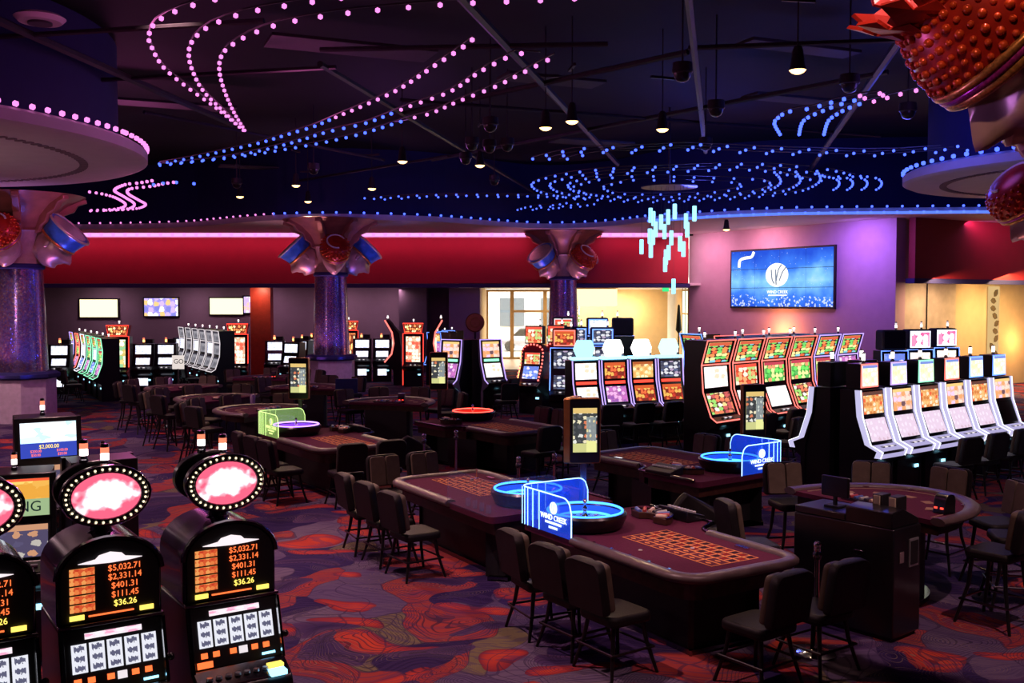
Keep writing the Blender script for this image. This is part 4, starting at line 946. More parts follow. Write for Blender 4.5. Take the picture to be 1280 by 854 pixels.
GC = 'chairs around roulette tables'
def tchair(T, s, t, label, proto=None):
    O, e, m = T; p = tw(O, e, m, s, t); q = tw(O, e, m, s, .6) if t < 0 else tw(O, e, m, 1.0, t)
    put_chair(proto or CHAIR, p, q, label, GC)
for i, s in enumerate((1.56, .98, .40)): tchair(T1, s, -.46, '%s dark chair from the lettered guard along the nearest roulette table' % ORD[i])
for i, t in enumerate((.36, 1.04)): tchair(T1, -.46, t, '%s dark chair at the right end of the nearest roulette table' % ('left', 'right')[i])
for i, s in enumerate((.45, 1.10, 1.80)): tchair(T2, s, -.46, '%s dark chair from the far end beside the roulette table with taupe chairs' % ORD[i])
for i, t in enumerate((.28, .92)): tchair(T2, -.46, t, '%s taupe chair at the far end behind the second roulette table' % ('left', 'right')[i])
tchair(T3, -.46, .30, 'dark chair at the far left end of the centre right roulette table')
for i, s in enumerate((.62, 1.25)): tchair(T3, s, -.46, '%s dark chair behind the centre right roulette table' % ('left', 'right')[i])
for i, t in enumerate((.20, .86)): tchair(T4, -.50, t, '%s dark chair at the near end of the roulette table with green guard' % ('left', 'right')[i])
for i, s in enumerate((.25, .85, 1.45)): tchair(T4, s, -.48, '%s dark chair from the viewer along the table with green guard' % ORD[i])
for i, t in enumerate((.50, 1.12)): tchair(T5, -.50, t, '%s dark chair at the near end of the red wheel table' % ('right', 'left')[i])
for i, s in enumerate((.5, 1.1, 1.7)): tchair(T5, s, -.48, '%s dark chair from the near end, behind the red wheel table' % ORD[i])

# ------------------------------------------------------------------ card tables
def card_table(label, c, ba, r=.98, z=.97):
    """half-round table; straight dealer edge through c, bulging along angle ba"""
    o = empty('card_table', (c[0], c[1], 0), ba - math.pi / 2); tag(o, label, 'card table', 'card tables')
    half = [(r * math.cos(R(a)), r * 1.25 * math.sin(R(a)) + .0) for a in range(0, 181, 10)]
    fullp = [(r, -.12)] + half + [(-r, -.12)]
    MB().prism(inset2(fullp, .03), z - .05, z).build('table_top', M['felt'], o)
    MB().prism(inset2(fullp, .12), z - .16, z - .05).build('apron', M['wood'], o)
    rl = MB().tube([(x * .96, y * .97, 0) for x, y in fullp], .085, 10); rl.v = [Vector((v.x, v.y, z - .005 + v.z * .5)) for v in rl.v]; rl.build('padded_rail', M['rail'], o, smooth=60)
    MB().tube([(x * .80, y * .82, z + .002) for x, y in half], .006, 4).build('felt_line', pbr('pale_print', (.4, .3, .2), .9), o)
    inner = [(x * .72, y * .72) for x, y in half]
    MB().prism([(r * .5, -.05)] + [(x * .55, y * .55) for x, y in half] + [(-r * .5, -.05)], .04, z - .16).build('base', M['blackm'], o)
    MB().prism([(r * .55, -.08)] + [(x * .6, y * .6) for x, y in half] + [(-r * .55, -.08)], 0, .05).build('plinth', M['dchrome'], o)
    tr_ = MB().box((0, .06, z + .018), (.62, .16, .035)); t_ = tr_.build('chip_rack', M['dchrome'], o, bevel=.006)
    for k in range(9): MB().tube([(-.27 + k * .067, .0, z + .04), (-.27 + k * .067, .12, z + .04)], .02, 8).build('chip_row', chipcols[k % 5], t_, smooth=50)
    for k in range(5):
        a = R(30 + 30 * k); MB().box((r * .62 * math.cos(a), r * .72 * math.sin(a), z + .002), (.10, .14, .003), a).build('bet_box', pbr('felt_print', (.35, .20, .12), .9) if 'bp' not in M else M['bp'], o)
    for k in range(6):
        a = R(15 + 30 * k); MB().lathe([(.001, 0), (.035, 0), (.04, .012), (.03, .012), (.001, .004)], 12, (r * .90 * math.cos(a), r * 1.12 * math.sin(a), z + .005)).build('cup_holder', M['chrome'], o)
    return o
M['bp'] = pbr('felt_print', (.35, .20, .12), .9)
def shoe(label, p, z, rz, lit=True):
    o = empty('card_shoe', (p[0], p[1], z), rz); tag(o, label, 'card shoe', 'card shoes')
    MB().extx(rounded([(-.09, 0), (.09, 0), (.09, .2), (-.06, .2)], [.01, .01, .07, .07], 4), -.07, .07).build('box', M['black'], o, bevel=.008)
    if lit:
        for x in (-.035, .035): MB().box((x, -.088, .06), (.03, .012, .018)).build('red_light', M['neonorange'], o)
BJG = 'stools around card tables'
def bj_stools(c, ba, angs, rad, labels, proto=None):
    for a, l in zip(angs, labels):
        th = ba - math.pi / 2 + R(a); r_ = rad; ly = 1.25
        v = Vector((math.cos(R(a)) * r_, math.sin(R(a)) * r_ * 1.18)); rot = Matrix.Rotation(ba - math.pi / 2, 2)
        p = rot @ v; p = (c[0] + p.x, c[1] + p.y); put_chair(proto or STOOL, p, c, l, BJG, .15)
c6 = (3.78, 10.62); b6 = math.atan2(.52, .854)
card_table('half-round card table behind the black podium', c6, b6, 1.0)
bj_stools(c6, b6, (168, 132, 100, 64, 38, 10), 1.36, ['%s taupe stool around the card table behind the podium, counting from the left' % o_ for o_ in ORD[:6]])
shoe('black card shoe with two red lights on the podium card table', (4.42, 10.15), .972, b6 - 1.57)
put_chair(CHAIR, (2.62, 10.75), (4.2, 10.9), 'dark chair turned sideways between nearest roulette table and podium', BJG)
# nearest black dealer podium
pd = empty('dealer_podium', (3.48, 9.03, 0), math.atan2(.77, -.63)); tag(pd, 'tall black dealer podium standing at the lower right', 'podium')
# local x runs along its long side (away), local -y is the outer side
MB().prism([(0, 0), (1.07, 0), (1.07, -.48), (0, -.48)], .04, 1.05).build('body', M['black'], pd, bevel=.012)
MB().prism([(.03, -.03), (1.04, -.03), (1.04, -.45), (.03, -.45)], 0, .05).build('plinth', M['blackm'], pd)
MB().extx([(-.48, 1.05), (.0, 1.05), (.0, 1.20), (-.20, 1.22), (-.48, 1.10)], 0.02, .50).build('sloped_top', M['black'], pd, bevel=.01)
MB().extx([(-.48, 1.05), (.0, 1.05), (.0, 1.12), (-.48, 1.12)], .50, 1.06).build('top_shelf', M['black'], pd, bevel=.01)
MB().box((-.006, -.34, .80), (.012, .16, .26)).build('card_holder', M['silver'], pd); MB().box((-.012, -.34, .80), (.01, .13, .22)).build('card_face', M['blackm'], pd)
MB().box((-.006, -.13, .78), (.008, .07, .10)).build('sticker', pbr('grey_label', (.25, .18, .2), .6), pd)
MB().lathe([(.001, 0), (.015, 0), (.015, .02), (.001, .02)], 10).xf(Matrix.Translation((.42, .0, .62)) @ Matrix.Rotation(R(-90), 4, 'X')).build('lock', M['chrome'], pd)
MB().box((.35, .006, .78), (.10, .012, .05)).build('handle', M['dchrome'], pd, bevel=.004)
for k, x in enumerate((.14, .30)):
    MB().box((x, -.30, 1.23), (.10, .16, .16)).build('card_bin', M['blackm'], pd, bevel=.008); MB().box((x, -.21, 1.235), (.06, .02, .13)).build('card_pack', pbr('playing_cards', (.55, .45, .32), .6), pd)
mo = empty('dealer_monitor', tuple(pd.matrix_basis.to_translation()) if False else (3.02, 9.62, 1.12), math.atan2(.77, -.63)); tag(mo, 'small black monitor standing on the podium', 'monitor')
MB().box((0, -.2, .01), (.16, .14, .02)).build('foot', M['blackm'], mo); MB().box((0, -.2, .06), (.03, .03, .1)).build('neck', M['blackm'], mo)
MB().box((0, -.2, .20), (.30, .035, .20)).build('display', M['black'], mo, bevel=.01)
# card tables of the pit
def pit_table(label, c, ba, angs, lab, sh=None, r=.95, rad=1.30, proto=None):
    card_table(label, c, ba, r); bj_stools(c, ba, angs, rad, ['%s stool, counted from the left, at the %s' % (o_, lab) for o_ in ORD[:len(angs)]], proto)
    if sh: shoe('black card shoe with red lights on the ' + lab, (c[0] + .3, c[1] + .1), .972, 0)
pit_table('card table at centre carrying a card shoe with red lights', (-2.65, 21.1), R(72), (155, 125, 90, 60, 28), 'centre card table with a red-lit shoe', True)
pit_table('card table in front of the central column pedestal', (-5.1, 24.6), R(85), (150, 118, 85, 50), 'card table before the central pedestal')
pit_table('card table left of the central column pedestal', (-6.9, 27.6), R(80), (150, 110, 70, 35), 'card table left of the central pedestal', True)
pit_table('nearest card table of the left row behind the green guard', (-4.75, 19.7), R(155), (160, 128, 95, 62, 25), 'nearest card table of the left row')
pit_table('middle card table of the left row', (-6.3, 22.0), R(155), (165, 130, 95, 62, 25), 'middle card table of the left row')
pit_table('farthest card table of the left row by the red slot machine', (-7.9, 24.6), R(155), (165, 130, 95, 62, 25), 'farthest card table of the left row')
# discard cups and jars seen on the left row
for k, (x, y, z) in enumerate(((316, 505, .97), (213, 482, .97))):
    p = at(x, y, z); o = MB().lathe([(.05, 0), (.055, .16), (.05, .17), (.03, .2), (.001, .2)], 14).build('card_shuffler_cup', pbr('lilac_plastic', (.35, .25, .45), .3), smooth=40); o.location = (p.x, p.y, .972)
    tag(o, 'small lilac cup on the %s card table of the left row' % ('nearest', 'farthest')[k], 'cup', 'lilac cups')

# ------------------------------------------------------------------ number displays on posts
def disp_mat(seed, bars):
    return screen(4, 9, (.05, .055, .06), [(.8, .72, .5), (.10, .10, .11), (.7, .2, .1), (.75, .75, .7), (.06, .06, .07)], 1.1, (.88, (.75, .52, .18)), seed, .36, foot=(.2, bars))
def display(label, p, z0, z1, w_, rz, post_x=0, double=False, seed=0, rim='gold'):
    o = empty('number_display', (p[0], p[1], 0), rz); tag(o, label, 'display', 'roulette number displays')
    def unit(y0, parent, rot=0):
        b = MB().exty(rounded([(-w_ / 2, z0), (w_ / 2, z0), (w_ / 2, z1), (-w_ / 2, z1)], .03, 4), -.05, .05)
        b.xf(Matrix.Rotation(rot, 4, 'Z') @ Matrix.Translation((0, y0, 0))); h_ = b.build('housing', M[rim], parent, bevel=.008)
        b = MB().exty(rounded([(-w_ / 2 + .012, z0 + .012), (w_ / 2 - .012, z0 + .012), (w_ / 2 - .012, z1 - .012), (-w_ / 2 + .012, z1 - .012)], .025, 4), -.056, -.045); b.xf(Matrix.Rotation(rot, 4, 'Z') @ Matrix.Translation((0, y0, 0))); b.build('bezel', M['black'], h_)
        x = w_ / 2 - .045; za, zb = z0 + .13, z1 - .11
        b = MB().slab((-x, -.062, za), (x, -.062, za), (x, -.062, zb), (-x, -.062, zb), .008); b.xf(Matrix.Rotation(rot, 4, 'Z') @ Matrix.Translation((0, y0, 0))); b.build('screen', disp_mat(seed, (.6, .6, .25)), h_)
        gr = MB().slab((x * .12, -.0635, za), (x * .92, -.0635, za), (x * .92, -.0635, zb - .1), (x * .12, -.0635, zb - .1), .003); gr.xf(Matrix.Rotation(rot, 4, 'Z') @ Matrix.Translation((0, y0, 0))); gr.build('chart', screen(3, 7, (.22, .25, .26), [(.55, .6, .55), (.28, .3, .3), (.25, .28, .28), (.7, .6, .3)], 1.2, None, seed + 3, .3, foot=(.32, (.75, .75, .3))), h_)
    unit(-.07, o)
    if double: unit(-.12, o, R(-118))
    MB().box((0, .0, z0 / 2), (.07, .07, z0)).build('post', M['dchrome'], o); MB().box((0, 0, z0 + .2), (.10, .06, .5)).build('mount', M['blackm'], o)
    MB().lathe([(.20, 0), (.20, .02), (.05, .04), (.001, .04)], 20).build('foot_plate', M['blackm'], o, smooth=40)
def dz(y, D): return EYE - (y - 375) * D / 1250
display('tall two-sided number display between the nearest roulette tables', (.80, 11.22), dz(579, 11.2), dz(497, 11.2), .36, R(6), double=True, seed=1)
display('bronze framed number display left of the right lettered guard', (3.62, 15.1), dz(547, 15.1), dz(480, 15.1), .38, R(14), seed=2)
display('number display above the roulette table with green guard', (-4.03, 19.0), dz(499, 19), dz(447, 19), .39, R(-6), seed=3)
display('number display in front of the slot machine pair', (-1.45, 19.9), dz(487, 19.9), dz(440, 19.9), .36, R(-4), seed=4)
bm_ = empty('dealer_screen', (-3.75, 22.6, 0), R(8)); tag(bm_, 'blue back of a dealer screen left of the centre card table', 'monitor')
MB().box((0, 0, 1.20), (.50, .05, .34)).build('display', pbr('blue_plastic_back', (.02, .03, .16), .4), bm_, bevel=.012); MB().box((0, .03, .55), (.06, .05, 1.1)).build('post', M['blackm'], bm_)
MB().lathe([(.18, 0), (.18, .02), (.001, .03)], 16).build('foot_plate', M['blackm'], bm_)
# stanchion posts
def make_post():
    o = empty('stanchion_post'); MB().lathe([(.17, 0), (.17, .015), (.05, .04), (.022, .06), (.022, .92), (.03, .93), (.03, .96), (.001, .96)], 20).build('post', M['chrome'], o, smooth=40)
    MB().lathe([(.034, .86), (.04, .87), (.04, .91), (.034, .92)], 16).build('belt_head', M['dchrome'], o, smooth=40); MB().sphere((0, 0, .985), .035, 12, 8).build('finial', M['chrome'], o, smooth=60)
    return o
PO = make_post(); tag(PO, 'x', 'stanchion')
for x, y, l in ((530, 545, 'chrome stanchion left of a pair, under the red wheel table'), (570, 541, 'chrome stanchion right of a pair, under the red wheel table'), (648, 574, 'chrome stanchion behind the second blue wheel'), (693, 570, 'chrome stanchion left of the two-sided display'), (1022, 682, 'chrome stanchion beside the podium and nearest table')):
    dup(PO, at(x, y, .98).xy.to_3d(), 0, l, 'chrome stanchions')
# dealer side rounded black seats
for (x, y), l in zip(((520, 560), (880, 640)), ('rounded black tub seat under the red wheel table', 'rounded black tub seat between nearest table and sideways chair')):
    p = at(x, y, .62); o = empty('tub_seat', (p.x, p.y, 0), R(30)); tag(o, l, 'seat', 'black tub seats')
    MB().lathe([(.001, .42), (.30, .42), (.33, .38), (.30, .30), (.20, .25), (.001, .25)], 24).build('seat', M['leather'], o, smooth=50)
    bk_ = MB(); nn = 13; pr = []
    for i in range(nn):
        a = R(20 + 140 * i / (nn - 1)); hh = .80 - .22 * abs(i - 6) / 6
        pr += [(.34 * math.cos(a), .34 * math.sin(a), .35), (.38 * math.cos(a), .38 * math.sin(a), hh), (.30 * math.cos(a), .30 * math.sin(a), hh - .02), (.27 * math.cos(a), .27 * math.sin(a), .38)]
    bk_.add(pr, [(i * 4 + k, i * 4 + (k + 1) % 4, i * 4 + 4 + (k + 1) % 4, i * 4 + 4 + k) for i in range(nn - 1) for k in range(4)] + [(0, 1, 2, 3), tuple(range(nn * 4 - 4, nn * 4))[::-1]])
    bk_.build('backrest', M['leather'], o, smooth=50, bevel=.02)
    MB().lathe([(.24, 0), (.24, .02), (.04, .05), (.03, .26), (.001, .26)], 20).build('pedestal', M['dchrome'], o, smooth=40)
# ------------------------------------------------------------------ slot machines (front faces -Y, origin on the floor)
def seg(mb, p0, p1, w_, off=.010, th=.012, x=0):
    d = Vector((0, p1[0] - p0[0], p1[1] - p0[1])).normalized(); n = Vector((0, -d.z, d.y)) * off
    a = Vector((x - w_ / 2, p0[0], p0[1])) + n; b = Vector((x + w_ / 2, p0[0], p0[1])) + n; c = Vector((x + w_ / 2, p1[0], p1[1])) + n; d_ = Vector((x - w_ / 2, p1[0], p1[1])) + n
    return mb.slab(a, b, c, d_, th)
def lerp(p, q, t): return (p[0] + (q[0] - p[0]) * t, p[1] + (q[1] - p[1]) * t)
def candle(o, x, y, z, m1='candlew', m2='candler', r=.035, h=.07):
    c = MB().lathe([(r * 1.1, 0), (r * 1.1, .025), (r * .8, .03), (r * .8, .05)], 12, (x, y, z)).build('light_tower', M['dchrome'], o, smooth=40)
    MB().lathe([(r, 0), (r, h), (.001, h)], 12, (x, y, z + .05)).build('lower_lamp', M[m1], c, smooth=40)
    MB().lathe([(r, 0), (r, h * .8), (.001, h * .8)], 12, (x, y, z + .055 + h)).build('upper_lamp', M[m2], c, smooth=40)
    MB().lathe([(r * 1.05, 0), (r * .9, .02), (.001, .025)], 12, (x, y, z + .058 + h * 1.8)).build('lamp_cap', M['dchrome'], c, smooth=40)
def make_slot(name, W, front, back, screens, neon=(), deck=None, deckmat='black', side=None, body='black', deck_i=3):
    o = empty(name); tag(o, 'x', 'slot machine')
    MB().extx(front + [(back, front[-1][1]), (back, 0)], -W / 2 + .03, W / 2 - .03).build('cabinet', M[body], o, bevel=.008)
    for sx in (-1, 1):      # side cheeks
        pl_ = [(y - .015, z) for y, z in front] + [(front[-1][0] + .09, front[-1][1]), (front[-2][0] + .09, front[-2][1] - .02), (front[deck_i + 1][0] + .10, front[deck_i + 1][1] - .10), (front[1][0] + .06, front[1][1] - .05), (front[0][0] + .06, 0)]
        MB().extx(pl_, sx * (W / 2 - .018) - .018, sx * (W / 2 - .018) + .018).build('side_cheek', M[side or body], o)
    for nm, p0, p1, wf, mt in screens:
        b = MB(); seg(b, p0, p1, W * wf + .03, .006, .014); bz_ = b.build('bezel', M['blackm'], o)
        b = MB(); seg(b, lerp(p0, p1, .04), lerp(p0, p1, .96), W * wf, .012, .006); b.build(nm, mt, o)
    for mt, path in neon:
        MB().tube(path, .014, 6).build('neon_trim', M[mt], o, smooth=60)
    # button deck
    y0, z0 = front[deck_i]; y1, z1 = front[deck_i + 1]
    b = MB(); seg(b, lerp((y0, z0), (y1, z1), .08), lerp((y0, z0), (y1, z1), .85), W - .10, .012, .03); dk = b.build('button_deck', M[deckmat], o)
    p = lerp((y0, z0), (y1, z1), .45)
    for k in range(5): MB().box((-.16 + k * .08, p[0], p[1] + .022), (.055, .05, .018)).build('button', M['dimwhite' if k % 2 else 'silver'], dk)
    MB().box((W * .30, front[1][0] - .012, front[1][1] - .14), (.10, .02, .05)).build('bill_slot', M['cyanled'], o)
    return o
def edge_path(W, pts, close_top=True, close_bottom=False):
    l = [(-W / 2, y - .02, z) for y, z in pts]; r_ = [(W / 2, y - .02, z) for y, z in pts]
    if close_top: p = l + r_[::-1]
    else: p = l
    if close_bottom: p = p + [p[0]]
    return p
WH = [(1, 1, 1)]
sc_white = screen(5, 4, (.95, .92, 1), [(.75, .78, 1), (1, .92, .95), (.55, .60, .9)], 1.5, None, 1)
sc_lilac = screen(5, 4, (.80, .62, .78), [(.85, .68, .85), (.70, .50, .62), (.88, .75, .9), (.82, .62, .80)], 1.15, None, 2, .3)
sc_orange = screen(6, 5, (.75, .35, .12), [(.85, .5, .2), (.6, .2, .06), (.85, .7, .5), (.75, .12, .05)], 1.3, (.84, (.12, .05, .04)), 3)
sc_lady = screen(4, 4, (.80, .45, .35), [(.9, .65, .55), (.15, .08, .10), (.85, .35, .15), (.9, .55, .75)], 1.3, (.86, (.9, .55, .2)), 4, .5)
sc_lime = screen(5, 4, (.80, .95, .45), [(.95, 1, .6), (.9, .9, .5), (.75, .9, .35), (.95, .95, .8)], 1.7, (.86, (.15, .2, .5)), 5)
sc_wheel = screen(4, 6, (.06, .02, .02), [(.85, .25, .08), (.15, .55, .12), (.8, .75, .3), (.75, .12, .05), (.2, .5, .6)], 1.5, (.84, (.55, .10, .05)), 6, .5)
sc_redgame = screen(5, 4, (.55, .06, .03), [(.8, .35, .15), (.75, .1, .05), (.85, .75, .6), (.45, .6, .2)], 1.4, (.84, (.75, .08, .05)), 7, .5)
sc_greengame = screen(5, 4, (.05, .30, .05), [(.15, .65, .12), (.7, .75, .3), (.1, .4, .1), (.8, .3, .15)], 1.5, (.84, (.45, .05, .08)), 8, .5)
sc_fruit = screen(5, 5, (.12, .04, .03), [(.75, .2, .10), (.3, .62, .15), (.8, .6, .25), (.85, .75, .7), (.55, .1, .1)], 1.4, None, 9, .5)
sc_pinkg = screen(5, 4, (.45, .15, .42), [(.75, .4, .7), (.55, .15, .5), (.85, .7, .8), (.3, .1, .4)], 1.3, None, 10, .48)
sc_cream = screen(4, 4, (.85, .75, .70), [(.9, .85, .85), (.8, .55, .4), (.95, .9, .9), (.85, .65, .6)], 1.6, None, 11, .4)
sc_gold = screen(5, 4, (.75, .45, .15), [(.9, .65, .3), (.7, .35, .1), (.9, .75, .45), (.5, .2, .08)], 1.4, (.84, (.4, .1, .03)), 12)
sc_dark = screen(4, 5, (.04, .04, .08), [(.7, .7, .75), (.12, .14, .25), (.45, .35, .5), (.08, .08, .12)], 1.2, None, 13, .45)
sc_redrow = screen(6, 4, (.35, .03, .02), [(.75, .15, .05), (.55, .05, .03), (.8, .45, .1), (.2, .03, .02)], 1.3, (.8, (.6, .1, .03)), 14, .5)
sc_blue = screen(4, 4, (.12, .20, .7), [(.5, .6, 1), (.2, .3, .9), (.8, .7, .95), (.15, .2, .6)], 1.4, None, 15, .45)
sc_blank = screen(3, 3, (1, .93, .90), [(1, .95, .92), (.98, .88, .85), (1, .97, .95)], 1.6, None, 16, .3)
sc_pinksign = screen(3, 2, (.75, .10, .25), [(1, .8, .85), (.8, .2, .35), (1, .6, .7)], 1.8, None, 17, .55)
sc_portrait = screen(3, 6, (.55, .42, .12), [(.75, .85, .6), (.25, .5, .25), (.85, .55, .2), (.9, .9, .75)], 1.5, None, 18, .5)
sc_portrait2 = screen(4, 7, (.75, .3, .2), [(.95, .7, .55), (.6, .1, .06), (.95, .85, .6), (.9, .4, .25)], 1.7, None, 19, .5)
sc_sign = screen(7, 3, (.12, .02, .01), [(.95, .6, .2), (.85, .25, .08), (.2, .04, .02), (.95, .8, .4)], 1.8, None, 20, .42)

# --- kind A: white framed, slanted, with square top screen
fA = [(-.22, 0), (-.22, .55), (-.42, .68), (-.46, .78), (-.25, .87), (-.10, 1.30), (-.06, 1.72)]
def kindA():
    W = .72
    o = make_slot('white_framed_slot', W, fA, .30, [('lower_screen', (-.25, .90), (-.105, 1.275), .76, sc_lilac), ('main_screen', (-.098, 1.32), (-.063, 1.70), .76, sc_orange)], deckmat='litdeck', side='black',
                  neon=[('neonwhite', [(-W / 2 + .015, y - .025, z) for y, z in fA[2:]]), ('neonwhite', [(W / 2 - .015, y - .025, z) for y, z in fA[2:]])])
    for sx in (-1, 1):
        st = fA[2:]; pl_ = [(y - .022, z) for y, z in st] + [(y + .075, z) for y, z in st[::-1]]
        MB().extx(pl_, sx * (W / 2 - .022) - .024, sx * (W / 2 - .022) + .024).build('side_frame', M['litframe'], o)
    MB().box((0, -.43, .72), (W - .1, .03, .09)).build('deck_lip', M['litdeck'], o)
    MB().box((0, .12, 1.93), (.50, .26, .40)).build('top_box', M['black'], o, bevel=.01)
    MB().slab((-.235, -.03, 1.75), (.235, -.03, 1.75), (.235, -.015, 2.13), (-.235, -.015, 2.13), .02).build('top_frame', M['neonpurple'], o)
    MB().slab((-.21, -.038, 1.775), (.21, -.038, 1.775), (.21, -.024, 2.105), (-.21, -.024, 2.105), .012).build('top_screen', sc_lime, o)
    candle(o, .0, .1, 2.13, 'candlew', 'candlew', .028, .055); return o
KA = kindA()
def kid(o, name): return next(c for c in o.children if c.name.split('.')[0] == name)
aA = R(38); nA = Vector((math.sin(aA), -math.cos(aA))); rA = Vector((math.cos(aA), math.sin(aA)))
A1 = Vector((5.72, 16.0))
tops = ['neonred', 'neonpurple', 'neongreen', 'neonred', 'neonblue', 'neonblue']
for i in range(6):
    p = A1 + rA * .85 * i
    o = dup(KA, (p.x, p.y, 0), aA, '%s white-framed slot machine from the black end cabinet, right bank' % ORD[i], 'white-framed slot bank')
    setmat(kid(o, 'main_screen'), sc_orange if i % 2 == 0 else sc_lady); setmat(kid(o, 'top_frame'), M[tops[i]])
    if i == 5: setmat(kid(o, 'lower_screen'), M['black'])
    q = p + nA * .98
    if i: dup(GAME, (q.x, q.y, 0), aA + random.uniform(-.12, .12), '%s dark chair from the left facing the white-framed slot bank' % ORD[i - 1], 'chairs at the white slot bank')
    if i < 2:
        q = p - nA * .78 ; dup(KA, (q.x, q.y, 0), aA + math.pi, ('dark rear slot machine back to back with the first white-framed one' if i == 0 else 'dark rear slot machine back to back with the second white-framed one'), 'white-framed slot bank')
dup(GAME, (4.95, 18.3, 0), R(60), 'blue-lit dark chair left of the white-framed bank', 'chairs at the white slot bank')
dup(GAME, (11.3, 19.4, 0), R(70), 'dark chair beyond the far end of the white-framed bank', 'chairs at the white slot bank')

# --- kind B: tall neon outlined with three stacked screens
fB = [(-.20, 0), (-.20, .60), (-.42, .72), (-.44, .80), (-.31, .88), (-.12, 1.36), (-.08, 1.88), (-.22, 2.36)]
fG = [(-.20, 0), (-.20, .60), (-.42, .72), (-.44, .80), (-.31, .88), (-.17, 1.32), (-.15, 1.80), (-.20, 2.22)]
def kindB(W=.96, mat='neonred', name='neon_outlined_slot', fB=fB):
    P = fB[3:]; q5, q6, q7 = fB[5:]
    o = make_slot(name, W, fB, .34, [('lower_screen', lerp(fB[4], q5, .06), lerp(fB[4], q5, .95), .80, sc_fruit), ('main_screen', lerp(q5, q6, .1), lerp(q5, q6, .95), .80, sc_redgame), ('upper_screen', lerp(q6, q7, .06), lerp(q6, q7, .95), .80, sc_wheel)],
                  neon=[(mat, edge_path(W, P, True, True)), (mat, [(-W / 2, q6[0] - .025, q6[1]), (W / 2, q6[0] - .025, q6[1])])])
    candle(o, -.1, .1, q7[1], 'dimwhite', 'candlew', .025, .05); return o
KB = kindB(); aB = R(44); nB = Vector((math.sin(aB), -math.cos(aB))); rB = Vector((math.cos(aB), math.sin(aB)))
B1 = Vector((3.95, 19.75))
lows = [sc_fruit, sc_blank, sc_blank, sc_fruit, sc_pinkg, sc_dark]; mains = [sc_cream, sc_redgame, sc_greengame, sc_greengame, sc_greengame, sc_pinkg]; nm_ = ['neonred', 'neonred', 'neonred', 'neonred', 'neonpurple', 'neonpurple']
for i in range(6):
    p = B1 + rB * 1.07 * i
    o = dup(KB, (p.x, p.y, 0), aB, '%s neon-outlined slot machine from the left in the middle bank' % ORD[i], 'middle neon slot bank')
    setmat(kid(o, 'lower_screen'), lows[i]); setmat(kid(o, 'main_screen'), mains[i])
    for c in o.children:
        if c.name.startswith('neon_trim'): setmat(c, M[nm_[i]])
    q = p + nB * 1.0
    dup(GAME, (q.x, q.y, 0), aB + random.uniform(-.15, .15), '%s dark chair from the left before the middle neon slot bank' % ORD[i], 'chairs at the middle slot bank')
    if i in (2, 3, 4):
        q = p - nB * .85; dup(KB, (q.x, q.y, 0), aB + math.pi, '%s rear slot machine behind the middle neon bank' % ORD[i - 2], 'middle neon slot bank')
# --- kind C: black, hexagonal lit sign on top
fC = [(-.22, 0), (-.22, .58), (-.42, .70), (-.46, .80), (-.26, .90), (-.12, 1.36), (-.08, 1.84)]
def kindC():
    W = .67
    o = make_slot('hexagon_sign_slot', W, fC, .30, [('lower_screen', (-.255, .92), (-.135, 1.28), .74, sc_pinkg), ('main_screen', (-.115, 1.42), (-.083, 1.80), .76, sc_cream)],
                  neon=[('neonpurple', [(-W / 2 + .01, y - .02, z) for y, z in fC[3:]]), ('neonpurple', [(W / 2 - .01, y - .02, z) for y, z in fC[3:]])])
    b = MB(); seg(b, (-.13, 1.325), (-.118, 1.385), W * .74, .012, .01); b.build('pay_strip', M['neonorange'], o)
    MB().box((0, -.02, 1.885), (W * .9, .2, .06)).build('sign_base', M['cyanled'], o, bevel=.01)
    hx = [(.245 * math.cos(R(a)) * 1.0, 2.09 + .19 * (1 if 0 < a < 180 else -1 if 180 < a < 360 else 0)) for a in (0, 50, 130, 180, 230, 310)]
    MB().exty(hx, -.08, .04).build('hexagon_sign', M['whitelight'], o, bevel=.012)
    candle(o, .30, .1, 1.92, 'candlew', 'candler', .03, .08); return o
KC = kindC(); aC = R(24); nC = Vector((math.sin(aC), -math.cos(aC))); rC = Vector((math.cos(aC), math.sin(aC)))
C1 = Vector((1.55, 21.6)); mc = [sc_cream, sc_redrow, sc_gold, sc_dark]; lc = [sc_cream, sc_pinkg, sc_redrow, sc_redrow]; hs = [emis('hex_cyan', (.45, .95, 1), 1.4), M['whitelight'], M['whitelight'], emis('hex_mint', (.6, 1, .9), 1.5)]
for i in range(4):
    p = C1 + rC * .715 * i
    o = dup(KC, (p.x, p.y, 0), aC, '%s slot machine from the left with a lit hexagon sign on top' % ORD[i], 'hexagon sign slot bank')
    setmat(kid(o, 'main_screen'), mc[i]); setmat(kid(o, 'lower_screen'), lc[i]); setmat(kid(o, 'hexagon_sign'), hs[i])
    q = p + nC * 1.0; dup(GAME, (q.x, q.y, 0), aC + random.uniform(-.15, .15), '%s dark chair from the left before the hexagon sign slots' % ORD[i], 'chairs at the hexagon bank')
KE = kindB(.8, 'neonblue', 'blue_edged_slot'); p = Vector((4.35, 23.3)); dup(KE, (p.x, p.y, 0), R(-62), 'black slot machine side edged in blue neon between the two banks', 'slot machines near the lobby')
